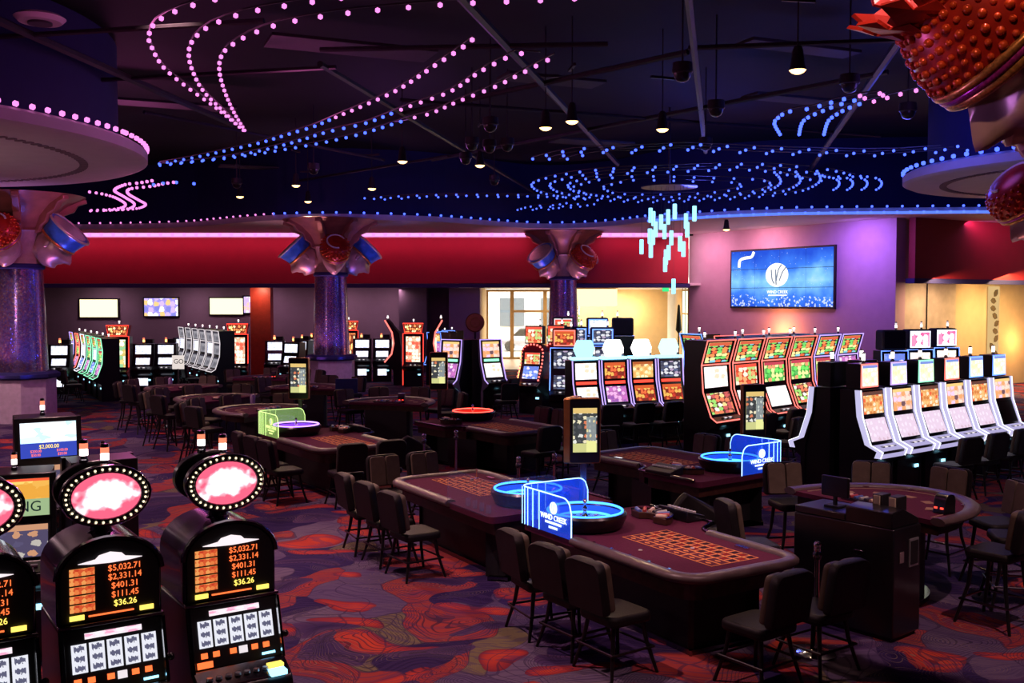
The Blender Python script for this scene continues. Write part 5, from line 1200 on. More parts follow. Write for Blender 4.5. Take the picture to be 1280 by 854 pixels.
# toppers of machines behind bank C
def kindD():
    W = .70; f = [(-.22, 0), (-.22, .58), (-.42, .70), (-.46, .80), (-.26, .90), (-.12, 1.36), (-.08, 1.95)]
    o = make_slot('boxed_sign_slot', W, f, .30, [('lower_screen', (-.255, .92), (-.135, 1.28), .74, sc_dark), ('main_screen', (-.115, 1.42), (-.083, 1.90), .76, sc_dark)], neon=[('neonblue', edge_path(W, f[4:]))])
    MB().box((0, .08, 2.20), (.62, .34, .48)).build('top_box', M['blackm'], o, bevel=.05)
    MB().slab((-.27, -.10, 2.0), (.27, -.10, 2.0), (.27, -.10, 2.40), (-.27, -.10, 2.40), .02).build('top_frame', M['neonred'], o)
    MB().slab((-.24, -.106, 2.03), (.24, -.106, 2.03), (.24, -.106, 2.37), (-.24, -.106, 2.37), .012).build('top_screen', sc_redrow, o)
    candle(o, .15, .1, 2.44, 'candlew', 'dimwhite', .025, .06); return o
KD = kindD()
for (x, D, a, s_, fr_, z_, l) in ((706, 25.0, -8, sc_redrow, 'neonred', 0, 'slot machine with an orange sign box behind the first hexagon sign'), (704, 30, -4, sc_redgame, 'dimwhite', .15, 'tall slot machine with a round-cornered red sign by the lobby column'),
                                  (747, 29, 2, sc_white, 'neonblue', .15, 'tall slot machine with a white glowing sign behind the hexagon bank'), (778, 29, 178, sc_white, 'neonblue', .15, 'dark back of a slot machine behind the third hexagon sign'),
                                  (720, 26.5, 0, sc_dark, 'neonblue', 0, 'slot machine with dark screen behind the gap of hexagon signs'), (753, 26, 0, sc_dark, 'neonblue', 0, 'slot machine with dark screen behind the second hexagon sign')):
    o = dup(KD, ((x - 640) * D / 1250, D, 0), R(a), l, 'slot machines near the lobby'); setmat(kid(o, 'top_screen'), s_); setmat(kid(o, 'top_frame'), M[fr_])
    if z_: o.scale = (1, 1, 1.08)
# three blue framed behind bank A
KD2 = [ (1116, 23.6, 12), (1148, 24.2, 12), (1181, 25.2, 12)]
for i, (x, D, a) in enumerate(KD2):
    o = dup(KD, ((x - 640) * D / 1250, D, 0), R(a), '%s blue-framed slot machine with pink sign behind the right bank' % ('left', 'middle', 'right')[i], 'blue-framed slots behind right bank'); setmat(kid(o, 'top_screen'), sc_pinksign if i else M['blackm']); setmat(kid(o, 'top_frame'), M['neonwhite' if i else 'blackm']); setmat(kid(o, 'main_screen'), sc_cream if i else sc_blue)
# --- tall portrait machines with red neon posts
def kindT():
    W = .74; f = [(-.26, 0), (-.26, .58), (-.40, .66), (-.42, .74), (-.26, .82), (-.20, 1.30), (-.20, 1.92)]
    o = make_slot('tall_red_neon_slot', W, f, .30, [('main_screen', (-.255, .86), (-.205, 1.86), .70, sc_portrait)], neon=[('neonorange', [(-W / 2, -.28, .06), (-W / 2, -.28, .8), (-W / 2, -.22, 1.93), (W / 2, -.22, 1.93), (W / 2, -.27, .9)])], body='glow_red_plastic' if False else 'black', side='redwall')
    MB().exty([(-.30, 1.95), (.30, 1.95), (.37, 2.30), (-.37, 2.30)], -.20, .14).build('sign_box', M['redwall'], o, bevel=.015)
    MB().slab((-.27, -.212, 1.98), (.27, -.212, 1.98), (.31, -.212, 2.26), (-.31, -.212, 2.26), .01).build('sign_face', sc_sign, o)
    MB().tube([(-.30, -.215, 1.95), (.30, -.215, 1.95), (.37, -.215, 2.30), (-.37, -.215, 2.30), (-.30, -.215, 1.95)], .016, 6).build('neon_trim', M['neonorange'], o)
    candle(o, 0, .0, 2.30, 'dimwhite', 'candlew', .025, .05); return o
KT = kindT()
for x, D, a, s_, l in ((149, 33.6, 4, sc_portrait, 'tall red neon slot machine ending the green-edged bank'), (298, 35.6, 4, sc_portrait2, 'tall red neon slot machine ending the silver bank'), (517, 36.5, 0, sc_portrait2, 'tall red neon slot machine between two crescent sides'), (436, 40.2, 8, sc_sign, 'tall red neon slot machine half hidden by the central column')):
    o = dup(KT, ((x - 640) * D / 1250, D, 0), R(a), l, 'tall red neon slots'); setmat(kid(o, 'main_screen'), s_)
o = bpy.data.objects
# crescent pod sides beside the central red one
for sx in (-1, 1):
    x = 517 + sx * 22; D = 36.9; c_ = empty('crescent_slot_side', ((x - 640) * D / 1250, D + .3, 0), 0); tag(c_, 'black crescent slot machine edged red on the %s of the tall red one' % ('left' if sx < 0 else 'right'), 'slot machine', 'crescent slot machines')
    pr = [(-.42 * sx * -1, .5), (.05 * sx, .7), (.16 * sx, 1.2), (.10 * sx, 1.7), (.28 * sx, 2.2), (.42 * sx, 2.42)]
    out = [(sx * .10, 0), (sx * .12, .55), (sx * .42, .85), (sx * .16, 1.15), (sx * .08, 1.55), (sx * .14, 1.95), (sx * .40, 2.40), (sx * .30, 2.42), (-sx * .12, 1.9), (-sx * .18, 1.4), (-sx * .2, 0)]
    MB().exty(out, -.30, .30).build('cabinet', M['black'], c_, bevel=.01)
    MB().tube([(a_ + sx * .01, -.32, z) for a_, z in out[2:7]], .028, 6).build('neon_trim', M['neonred'], c_)
    MB().box((sx * .13, 0, 1.45), (.05, .5, .6)).build('screen', sc_redgame, c_); candle(c_, sx * .34, 0, 2.42, 'candlew', 'dimwhite', .03, .06)
# --- standard far machines with white screens
def kindS():
    W = .70; f = [(-.22, 0), (-.22, .58), (-.42, .70), (-.46, .80), (-.26, .90), (-.14, 1.22), (-.10, 1.66)]
    o = make_slot('upright_slot', W, f, .30, [('lower_screen', (-.235, .95), (-.15, 1.19), .66, sc_white), ('main_screen', (-.135, 1.30), (-.103, 1.62), .74, sc_white)])
    b = MB(); seg(b, (-.22, .25), (-.22, .50), .34, .012, .01); b.build('belly_glass', sc_white, o)
    candle(o, -.05, .1, 1.66, 'candleo', 'candler', .035, .08); MB().box((.15, .12, 1.74), (.24, .2, .14)).build('top_box', M['blackm'], o); return o
KS = kindS()
for x, D, a, l in ((75, 33.5, 6, 'far upright slot with white screens beside the left column'), (97, 39, 4, 'far upright slot just left of the green-edged bank'), (180, 34.0, 3, 'far upright slot with white screens right of a red neon slot'), (208, 34.2, 3, 'far upright slot with orange light left of the silver bank'), (228, 39.5, 3, 'far upright slot touching the silver bank'), (344, 36.6, 4, 'far upright slot left of the central column'), (377, 37, -20, 'angled far upright slot beside the central column'), (389, 38.8, -20, 'farther angled upright slot beside the central column'), (366, 35.0, -22, 'nearer angled upright slot beside the central column'), (453, 38.6, 2, 'left of two far upright slots right of the central column'), (478, 38.6, 2, 'right of two far upright slots right of the central column')):
    dup(KS, ((x - 640) * D / 1250, D, 0), R(a), l, 'far upright slots')
# --- banks seen edge on
KG = kindB(.72, 'neonwhite', 'edge_lit_slot', fG)
aE = R(-58)
cols = ['neongreen', 'neongreen', 'neongreen', 'neonwhite', 'neonred', 'neonpurple']
for i in range(6):
    t = i / 5; x = 132 - 36 * t; D = 31.2 + 6.0 * t
    o = dup(KG, ((x - 640) * D / 1250, D, 0), aE, '%s machine from the near end of the green-edged slot bank' % ORD[i], 'green-edged slot bank'); o.scale = (1, 1, .88)
    for c in o.children:
        if c.name.startswith('neon_trim'): setmat(c, M[cols[i]])
    setmat(kid(o, 'lower_screen'), (sc_pinkg, sc_blue)[i % 2]); setmat(kid(o, 'main_screen'), (sc_greengame, sc_white)[i % 2])
    if i < 2: q = Vector(((x - 640) * D / 1250, D)) + Vector((-.85, -.53)) * .95; dup(GAME, (q.x, q.y, 0), aE, '%s dark chair from the near end of the green-edged bank' % ORD[i], 'chairs at the green-edged bank')
sc_grey = screen(2, 3, (.30, .29, .33), [(.42, .40, .45), (.22, .21, .25), (.34, .32, .38)], .8, (.85, (.08, .07, .1)), 71, .5)
KSL = kindB(.72, 'dimwhite', 'silver_edged_slot', fG)
for i in range(6):
    t = i / 5; x = 277 - 44 * t; D = 33.6 + 4.6 * t
    o = dup(KSL, ((x - 640) * D / 1250, D, 0), aE, '%s machine from the near end of the silver-edged slot bank' % ORD[i], 'silver-edged slot bank'); o.scale = (1, 1, .95)
    setmat(kid(o, 'lower_screen'), sc_grey); setmat(kid(o, 'main_screen'), (sc_grey, sc_white)[i % 2]); setmat(kid(o, 'upper_screen'), sc_grey)
    if i < 4: q = Vector(((x - 640) * D / 1250, D)) + Vector((-.85, -.53)) * .95; dup(GAME, (q.x, q.y, 0), aE, '%s dark chair from the near end of the silver-edged bank' % ORD[i], 'chairs at the silver-edged bank')
KBL = kindB(.72, 'neonblue', 'blue_line_slot', fG)
for i, x in enumerate((547, 556, 565)):
    D = 38.2 + i * 1.2; o = dup(KBL, ((x - 640) * D / 1250, D, 0), R(-40), '%s blue-edged slot machine left of the dark slot pair' % ('left', 'middle', 'right')[i], 'blue-edged slots near the pilaster'); o.scale = (1, 1, .86); setmat(kid(o, 'upper_screen'), sc_gold); setmat(kid(o, 'main_screen'), sc_pinkg)
# --- back to back pair in front of the windows
KP = kindC.__call__() if False else None
def kindP():
    W = .74; f = [(-.22, 0), (-.22, .58), (-.46, .72), (-.50, .80), (-.34, .90), (-.16, 1.40), (-.10, 2.02)]
    o = make_slot('paired_slot', W, f, .34, [('lower_screen', (-.325, .94), (-.175, 1.36), .76, sc_pinkg), ('main_screen', (-.15, 1.50), (-.105, 1.98), .76, sc_lady)], neon=[('neonpurple', edge_path(W, f[3:]))], side='silver')
    b = MB(); seg(b, (-.165, 1.40), (-.155, 1.47), W * .7, .012, .01); b.build('pay_strip', M['neongreen'], o); return o
KP = kindP()
o = dup(KP, (-1.66, 28.5, 0), R(-34), 'left machine of the dark slot pair before the windows', 'slot pair before the windows')
o = dup(KP, (-.68, 28.6, 0), R(36), 'right machine of the dark slot pair before the windows', 'slot pair before the windows'); setmat(kid(o, 'lower_screen'), sc_cream)
MB().box((0, 0, 1.0), (.30, .45, 2.0)).build('x', M['black']).location = (-1.17, 29.15, 0); tower = bpy.data.objects['x']; tower.name = 'slot_tower_cabinet'; tag(tower, 'plain black cabinet joining the dark slot pair', 'cabinet')
dup(GAME, (-.22, 27.45, 0), R(60), 'dark chair right of the dark slot pair', 'chairs near the windows'); dup(GAME, (-.15, 25.8, 0), R(20), 'dark chair before the red-bulb slot machine', 'chairs near the windows')
tb = empty('round_sign', (-1.55, 42.0, 0)); tag(tb, 'round bronze sign standing left of the lobby window', 'sign'); MB().lathe([(.001, -.04), (.36, -.04), (.40, 0), (.36, .04), (.001, .04)], 28).xf(Matrix.Translation((0, 0, 2.2)) @ Matrix.Rotation(R(90), 4, 'X')).build('plaque', pbr('copper_plaque', (.40, .14, .06), .4, .5), tb, smooth=40)
MB().tube([(.2 * math.cos(i * .3), -.05, 2.2 + .2 * math.sin(i * .3)) for i in range(21)], .02, 6, True).build('ring', M['gold'], tb); MB().box((0, 0, .9), (.08, .08, 1.8)).build('post', M['steel'], tb)
# --- red bulb arch machines
def kindR():
    W = .70; f = [(-.22, 0), (-.22, .58), (-.46, .72), (-.52, .78), (-.34, .88), (-.14, 1.34), (-.10, 1.72)]
    o = make_slot('red_bulb_slot', W, f, .32, [('lower_screen', (-.30, .96), (-.16, 1.32), .66, sc_blue), ('main_screen', (-.138, 1.36), (-.105, 1.70), .66, sc_redgame)], neon=[('candleo', [(-W / 2, y - .02, z) for y, z in f[3:]])])
    arch = [(-.33, -.42, .95), (-.33, -.18, 1.4), (-.33, -.12, 1.68)] + [(-.33 * math.cos(R(a)), -.11, 1.70 + .22 * math.sin(R(a))) for a in range(15, 166, 15)] + [(.33, -.12, 1.68), (.33, -.18, 1.4), (.33, -.42, .95)]
    MB().exty([(-.35, 1.70)] + [(-.35 * math.cos(R(a)), 1.70 + .25 * math.sin(R(a))) for a in range(15, 166, 15)] + [(.35, 1.70)], -.10, .2).build('arch', M['redwall'], o)
    ps = resample([Vector(q) for q in arch], .10); me = None
    for q in ps:
        if me is None: b = MB().ico((0, 0, 0), .032).build('bulb', M['neonred'], o); me = b.data
        else: b = bpy.data.objects.new('bulb', me); C.objects.link(b); b.parent = o
        b.location = q
    MB().box((0, .06, 2.18), (.56, .16, .50)).build('top_box', M['blackm'], o, bevel=.01); MB().slab((-.25, -.03, 1.96), (.25, -.03, 1.96), (.25, -.03, 2.40), (-.25, -.03, 2.40), .012).build('top_screen', sc_redgame, o)
    candle(o, .15, .06, 2.43, 'candlew', 'dimwhite', .025, .06); return o
KR = kindR(); dup(KR, (.62, 27.8, 0), R(-28), 'slot machine outlined by red bulbs before the window', 'red bulb slots'); dup(KR, (1.27, 28.6, 0), R(-28), 'slot machine outlined by red bulbs beside the hexagon bank', 'red bulb slots')

# --- nearest reel machines with oval signs
def reel_mat():
    m, N, L = newmat('reel_strip'); N.remove(N['Principled BSDF']); v, uv = uvmap(N, L, 1, 3); s = N.new('ShaderNodeSeparateXYZ'); L.new(v, s.inputs[0])
    fv = math_n(N, L, 'ABSOLUTE', math_n(N, L, 'SUBTRACT', math_n(N, L, 'FRACT', s.outputs[1]), .5)); fu = math_n(N, L, 'ABSOLUTE', math_n(N, L, 'SUBTRACT', s.outputs[0], .5))
    no = N.new('ShaderNodeTexNoise'); no.inputs['Scale'].default_value = 7; L.new(uv, no.inputs['Vector'])
    sym = math_n(N, L, 'MULTIPLY', math_n(N, L, 'LESS_THAN', math_n(N, L, 'ADD', fv, math_n(N, L, 'MULTIPLY', math_n(N, L, 'SUBTRACT', no.outputs['Fac'], .5), .9)), .26), math_n(N, L, 'LESS_THAN', fu, .34))
    c = mixc(N, L, sym, (.85, .86, .95), (.12, .12, .20)); e = N.new('ShaderNodeEmission'); L.new(c, e.inputs[0]); e.inputs[1].default_value = 1.0; L.new(e.outputs[0], N['Material Output'].inputs[0]); return m
M['reel'] = reel_mat()
sc_oval = None
def oval_mat():
    m, N, L = newmat('oval_sign_glass'); N.remove(N['Principled BSDF']); tc = N.new('ShaderNodeTexCoord'); no = N.new('ShaderNodeTexNoise'); no.inputs['Scale'].default_value = 14; L.new(tc.outputs['Object'], no.inputs['Vector'])
    s = N.new('ShaderNodeSeparateXYZ'); L.new(tc.outputs['Object'], s.inputs[0])
    x2 = math_n(N, L, 'POWER', math_n(N, L, 'ABSOLUTE', math_n(N, L, 'DIVIDE', s.outputs[0], .185)), 2.0); zz = math_n(N, L, 'SUBTRACT', math_n(N, L, 'SUBTRACT', s.outputs[2], 2.05), math_n(N, L, 'MULTIPLY', s.outputs[0], .12))
    z2 = math_n(N, L, 'POWER', math_n(N, L, 'ABSOLUTE', math_n(N, L, 'DIVIDE', zz, .092)), 2.0)
    d = math_n(N, L, 'ADD', math_n(N, L, 'ADD', x2, z2), math_n(N, L, 'MULTIPLY', math_n(N, L, 'SUBTRACT', no.outputs['Fac'], .5), 2.2))
    c = ramp(N, L, d, [(0, (1, .93, .95)), (.55, (1, .80, .86)), (.80, (.95, .28, .36)), (1.0, (.80, .10, .18))])
    e = N.new('ShaderNodeEmission'); L.new(c, e.inputs[0]); e.inputs[1].default_value = 1.5; L.new(e.outputs[0], N['Material Output'].inputs[0]); return m
M['ovalsign'] = oval_mat()
M['amberplate'] = screen(4, 1, (.70, .10, .03), [(.85, .22, .06), (.6, .05, .02), (.9, .35, .1)], 1.0, None, 31, .4)
M['starburst'] = screen(5, 2, (1, .75, .85), [(1, .9, .95), (.95, .4, .6), (1, .85, .9)], 1.1, None, 33, .45)
M['purplesheen'] = pbr('violet_gloss', (.03, .012, .06), .16, .2, .2, coat=.5)
def kindO():
    W = .56; o = empty('oval_sign_reel_slot'); tag(o, 'x', 'slot machine')
    f = [(-.36, 0), (-.36, .74), (-.46, .80), (-.49, .88), (-.47, .93), (-.34, 1.00), (-.24, 1.355)]
    MB().extx(f + [(.32, 1.355), (.32, 0)], -W / 2, W / 2).build('cabinet', M['black'], o, bevel=.012)
    # arched top: barrel with its axis front to back
    ar = [(-W / 2, 1.36), (W / 2, 1.36), (W / 2, 1.62)] + [(W / 2 * math.cos(R(a)), 1.62 + .205 * math.sin(R(a))) for a in range(12, 169, 12)] + [(-W / 2, 1.62)]
    MB().exty(ar, -.20, .32).build('arched_top', M['purplesheen'], o, bevel=.014)
    ar2 = [(x * .93, 1.60 + (z - 1.60) * .93) for x, z in ar]
    MB().exty(ar2, -.215, -.195).build('upper_glass', M['blackm'], o)
    MB().tube([(x, -.205, z) for x, z in ar[2:]], .016, 6).build('arch_trim', M['dchrome'], o, smooth=50)
    # lit star burst and amounts
    bl = [(-.17, 1.700), (-.08, 1.715), (-.06, 1.735), (0, 1.748), (.06, 1.735), (.08, 1.715), (.17, 1.700), (.10, 1.692), (0, 1.688), (-.10, 1.692)]
    MB().exty(bl, -.226, -.214).build('starburst_glass', M['starburst'], o)
    for i, t in enumerate(('$5,032.71', '$2,331.14', '$401.31', '$111.45', '$36.26')):
        z = 1.655 - i * .050; text('amount', t, .048, M['num_or' if i < 4 else 'num_ye'], o, (.075, -.222, z), (R(90), 0, 0), .002, sx=.95)
        MB().slab((-.215, -.222, z - .02), (-.085, -.222, z - .02), (-.085, -.222, z + .02), (-.215, -.222, z + .02), .006).build('prize_plate', M['amberplate'], o)
    for x in (-.18, .19): MB().box((x, -.222, 1.405), (.075, .01, .026)).build('amber_lamp', M['num_ye'], o)
    MB().box((0, -.222, 1.405), (.24, .008, .008)).build('divider', M['num_or'], o)
    MB().box((0, -.225, 1.362), (W, .05, .02)).build('shelf', M['dchrome'], o, bevel=.004)
    # reel glass
    b = MB(); seg(b, (-.338, 1.01), (-.242, 1.345), W - .05, .006, .012); b.build('reel_glass', M['blackm'], o)
    for sx in (-1, 1): MB().tube([(sx * (W / 2 - .012), -.352, 1.0), (sx * (W / 2 - .012), -.252, 1.35)], .014, 6).build('side_trim', M['chrome'], o, smooth=50)
    b = MB(); seg(b, lerp((-.338, 1.01), (-.242, 1.345), .84), lerp((-.338, 1.01), (-.242, 1.345), .93), .30, .012, .006); b.build('name_plate', M['starburst'], o)
    for i in range(5):
        b = MB(); seg(b, lerp((-.338, 1.01), (-.242, 1.345), .34), lerp((-.338, 1.01), (-.242, 1.345), .78), .078, .013, .006, x=-.184 + i * .092); b.build('reel', M['reel'], o)
    for i, x in enumerate((-.20, -.13, -.03, .10, .17)):
        b = MB(); seg(b, lerp((-.338, 1.01), (-.242, 1.345), .17), lerp((-.338, 1.01), (-.242, 1.345), .26), .038, .013, .005, x=x); b.build('credit_digits', M['num_or'], o)
    b = MB(); seg(b, lerp((-.338, 1.01), (-.242, 1.345), .15), lerp((-.338, 1.01), (-.242, 1.345), .27), .05, .014, .006, x=.03); b.build('spin_lamp', M['dimwhite'], o)
    # deck
    b = MB(); seg(b, (-.468, .935), (-.345, .998), W - .02, .01, .03); dk = b.build('button_deck', M['dchrome'], o)
    for i in range(7): MB().lathe([(.001, 0), (.02, 0), (.018, .014), (.001, .016)], 10, (-.20 + i * .055, -.42, .972)).build('button', M['silver'], dk, smooth=40)
    MB().box((.19, -.46, .955), (.10, .07, .03)).build('lit_button', M['cyanled'], dk, bevel=.005); MB().box((.19, -.42, .985), (.09, .05, .02)).build('yellow_button', M['num_ye'], dk)
    b = MB(); seg(b, lerp((-.338, 1.01), (-.242, 1.345), .015), lerp((-.338, 1.01), (-.242, 1.345), .12), .09, .013, .006, x=-.20); b.build('amber_readout', M['num_or'], o)
    b = MB(); seg(b, lerp((-.338, 1.01), (-.242, 1.345), .05), lerp((-.338, 1.01), (-.242, 1.345), .09), .08, .013, .006, x=.18); b.build('blue_readout', M['cyanled'], o)
    MB().sphere((W / 2 + .02, -.30, 1.12), .022, 10, 6).build('lever_knob', M['black'], o, smooth=60)
    # oval sign
    zc, ax, az = 2.05, .235, .165
    el = lambda k, y, n=36: [(ax * k * math.cos(2 * math.pi * i / n), y, zc + az * k * math.sin(2 * math.pi * i / n)) for i in range(n)]
    MB().exty([(x, z) for x, _, z in el(1.0, 0)], -.14, -.05).build('oval_sign', M['black'], o, bevel=.012)
    MB().exty([(x + .0, z) for x, _, z in el(.98, 0)], .12, .20).build('rear_oval', M['black'], o, bevel=.012)
    MB().box((0, .03, zc - .02), (.16, .22, .20)).build('sign_core', M['blackm'], o)
    MB().exty([(x, z) for x, _, z in el(.80, 0)], -.150, -.135).build('sign_glass', M['ovalsign'], o)
    MB().tube(el(.82, -.150), .008, 6, True).build('inner_ring', M['dchrome'], o, smooth=60); MB().tube(el(1.0, -.140), .012, 6, True).build('outer_ring', M['chrome'], o, smooth=60)
    me = None
    for x, y, z in el(.91, -.150, 34):
        if me is None: bu = MB().ico((0, 0, 0), .0078).build('bulb', M['warmbulb'], o); me = bu.data
        else: bu = bpy.data.objects.new('bulb', me); C.objects.link(bu); bu.parent = o
        bu.location = (x, y, z)
    MB().lathe([(.10, 0), (.06, .03), (.05, .10)], 16, (0, .02, 1.80)).build('sign_foot', M['dchrome'], o, smooth=40)
    candle(o, -.06, .15, zc + az - .02, 'candlew', 'candler', .024, .036); candle(o, .02, -.02, zc + az - .03, 'candlew', 'candler', .024, .036)
    return o
M['warmbulb'] = emis('small_warm_bulb', (1, .80, .52), 1.6)
KO = kindO(); aO = R(34)
for p, a, l in (((-1.80, 6.10), aO, 'right one of the nearest reel slots with lit oval sign'), ((-2.36, 5.70), aO, 'middle one of the nearest reel slots with lit oval sign'), ((-2.90, 5.32), aO, 'leftmost nearest reel slot, cut by the photo edge')):
    dup(KO, (p[0], p[1], 0), a, l, 'nearest oval sign reel slots')
# --- machines behind them
def kindK():
    W = .66; f = [(-.26, 0), (-.26, .60), (-.44, .72), (-.47, .80), (-.30, .88), (-.20, 1.22), (-.14, 1.62)]
    o = make_slot('picture_glass_slot', W, f, .32, [('lower_screen', (-.295, .90), (-.205, 1.19), .80, sc_dark), ('main_screen', (-.195, 1.24), (-.145, 1.59), .84, sc_gold)])
    candle(o, -.02, .12, 1.62, 'candlew', 'candler', .024, .045); return o
KK = kindK()
sc_king = screen(2, 2, (.80, .42, .08), [(.85, .6, .15), (.75, .35, .05), (.12, .2, .25)], 1.2, (.93, (.85, .10, .04)), 41, .5, foot=(.45, (.30, .42, .22)))
o = dup(KK, (-4.42, 8.85, 0), R(22), 'slot machine with orange picture glass behind the nearest row', 'slots behind the nearest row'); setmat(kid(o, 'main_screen'), sc_king); setmat(kid(o, 'lower_screen'), screen(4, 3, (.10, .08, .16), [(.7, .35, .2), (.12, .1, .2), (.6, .55, .5)], .9, (.82, (.7, .35, .2)), 42, .3))
for z0, z1, mm in ((1.24, 1.265, 'neonred'), (1.575, 1.60, 'neonred')): pass
text('lettering', 'KING', .13, pbr('teal_letters', (.05, .30, .28), .4), o, (.06, -.208, 1.335), (R(83), 0, 0), .003)
o = dup(KK, (-5.1, 10.9, 0), R(32), 'slot machine with bright blue-white screen and amber digits', 'slots behind the nearest row')
sc_bl = screen(2, 3, (.50, .85, 1), [(.9, .97, 1), (.6, .9, 1), (.85, .95, 1)], 1.5, None, 44, .6, foot=(.42, (.03, .05, .35)))
setmat(kid(o, 'main_screen'), sc_bl); o.scale = (1, 1, 1.16)
for i, (x, z, t) in enumerate(((.0, 1.355, '$2,000.00'), (-.13, 1.315, '$200.00'), (.13, 1.315, '$100.00'), (-.13, 1.28, '$50.00'), (.13, 1.28, '$20.00'))):
    text('amount', t, .05 if i == 0 else .034, M['num_ye' if i == 0 else 'num_or'], o, (x, -.205, z), (R(83), 0, 0), .002)
o = dup(KK, (-5.75, 10.35, 0), R(32), 'slot machine cut by the left edge beside the blue-white one', 'slots behind the nearest row'); setmat(kid(o, 'main_screen'), sc_blue); o.scale = (1, 1, 1.16)
dup(KK, (-4.05, 9.75, 0), R(212), 'rear of a violet-topped slot machine behind the oval signs', 'slots behind the nearest row')
# advertising placard
pk = empty('placard_stand', ((222 - 640) * 30.5 / 1250, 30.5, 0)); tag(pk, 'small white and orange placard on a post before the silver bank', 'sign')
zc = dz(453, 30.5); MB().box((0, 0, zc), (.36, .03, .42)).build('board', screen(3, 4, (.85, .70, .66), [(.9, .8, .75), (.8, .25, .1), (.15, .1, .1), (.9, .8, .78)], .9, None, 51, .35), pk); MB().box((0, 0, zc / 2 - .1), (.04, .04, zc - .2)).build('post', M['steel'], pk); MB().lathe([(.2, 0), (.2, .02), (.001, .03)], 16).build('foot_plate', M['steel'], pk)
text('lettering', 'GO', .2, M['blackm'], pk, (.02, -.02, zc + .02), (R(90), 0, 0), .003)

# ------------------------------------------------------------------ screens on walls
def tv(label, x, y, w_, h_, Y, mat, z=None):
    p = atd(x, y, Y); o = empty('wall_screen', (p.x, p.y, p.z)); tag(o, label, 'screen', 'back wall screens')
    MB().box((0, .03, 0), (w_ + .12, .08, h_ + .12)).build('frame', M['black'], o, bevel=.01); MB().slab((-w_ / 2, -.02, -h_ / 2), (w_ / 2, -.02, -h_ / 2), (w_ / 2, -.02, h_ / 2), (-w_ / 2, -.02, h_ / 2), .015).build('display', mat, o)
Yw = 44.75; k_ = Yw / 1250
sc_cw = emis('cream_lit_screen', (1, .90, .55), 1.6)
tv('left glowing cream screen on the back wall', 123.5, 385.5, 47 * k_, 22 * k_, Yw, sc_cw); tv('right glowing cream screen on the back wall', 283, 383, 41 * k_, 20 * k_, Yw, sc_cw)
tv('colourful screen between the two cream ones on the back wall', 201.5, 384, 42 * k_, 22 * k_, Yw, screen(6, 3, (.30, .25, .75), [(.9, .85, .95), (.55, .4, .9), (.75, .5, .2), (.2, .2, .6)], 1.5, None, 61, .5))
tv('small bright screen beside the red pillar', 309, 381, 8 * k_, 20 * k_, Yw, screen(2, 4, (.6, .4, .75), [(.9, .85, .95), (.55, .4, .9), (.85, .5, .4)], 1.5, None, 62, .5))
for k in range(4): MB().box((-.1 + .05 * k, -.26, .5 - .22 * k), (.5 - .1 * (k % 2), .02, .04)).build('pillar_line', M['goldtrim'], pl)
# video wall on the screen wall, 4 x 3 units
vw = empty('video_wall', tuple(P0 + dW * 5.03 + Vector((dW.y, -dW.x)) * .10) + (dz(348, 37.6),), math.atan2(dW.y, dW.x)); tag(vw, 'large blue video wall of twelve screens with white round emblem', 'video wall')
def vmat():
    m, N, L = newmat('video_wall_picture'); N.remove(N['Principled BSDF']); tc = N.new('ShaderNodeTexCoord'); s = N.new('ShaderNodeSeparateXYZ')
    ob = N.new('ShaderNodeTexCoord'); ob.object = vw; L.new(ob.outputs['Object'], s.inputs[0])
    no = N.new('ShaderNodeTexNoise'); no.inputs['Scale'].default_value = .9; no.inputs['Detail'].default_value = 3; L.new(ob.outputs['Object'], no.inputs['Vector'])
    z = math_n(N, L, 'DIVIDE', s.outputs[2], 2.1); bell = math_n(N, L, 'SUBTRACT', 1, math_n(N, L, 'MULTIPLY', math_n(N, L, 'ABSOLUTE', math_n(N, L, 'ADD', z, .05)), 2.2))
    f = math_n(N, L, 'ADD', math_n(N, L, 'MULTIPLY', bell, .55), math_n(N, L, 'MULTIPLY', math_n(N, L, 'SUBTRACT', no.outputs['Fac'], .4), 1.0))
    c = ramp(N, L, f, [(0, (.02, .08, .62)), (.35, (.05, .20, .85)), (.65, (.22, .55, .95)), (1, (.60, .85, 1))])
    sp = N.new('ShaderNodeTexVoronoi'); sp.inputs['Scale'].default_value = 9; L.new(ob.outputs['Object'], sp.inputs['Vector'])
    low = math_n(N, L, 'LESS_THAN', math_n(N, L, 'ADD', z, math_n(N, L, 'MULTIPLY', no.outputs['Fac'], .3)), -.17)
    spk = math_n(N, L, 'LESS_THAN', sp.outputs['Distance'], math_n(N, L, 'ADD', .10, math_n(N, L, 'MULTIPLY', low, .28)))
    c = mixc(N, L, math_n(N, L, 'MULTIPLY', spk, .7), c, (.75, .85, 1))
    e = N.new('ShaderNodeEmission'); L.new(c, e.inputs[0]); e.inputs[1].default_value = 1.25; L.new(e.outputs[0], N['Material Output'].inputs[0]); return m
vm = vmat(); VW, VH = 4.98, 2.14
MB().box((0, .06, 0), (VW + .12, .10, VH + .12)).build('frame', M['blackm'], vw)
for i in range(4):
    for j in range(3):
        w1, h1 = VW / 4, VH / 3; x0, z0 = -VW / 2 + i * w1 + .008, -VH / 2 + j * h1 + .008
        MB().slab((x0, 0, z0), (x0 + w1 - .016, 0, z0), (x0 + w1 - .016, 0, z0 + h1 - .016), (x0, 0, z0 + h1 - .016), .02).build('screen_tile', vm, vw)
wl_ = emis('white_emblem', (1, .96, .88), 1.6)
MB().lathe([(.001, -.01), (.44, -.01), (.44, .004), (.001, .004)], 40).xf(Matrix.Translation((-.12, -.014, .12)) @ Matrix.Rotation(R(90), 4, 'X') @ Matrix.Scale(1.25, 4, (1, 0, 0))).build('emblem', wl_, vw)
es = emis('grey_blue_line', (.35, .45, .65), .6)
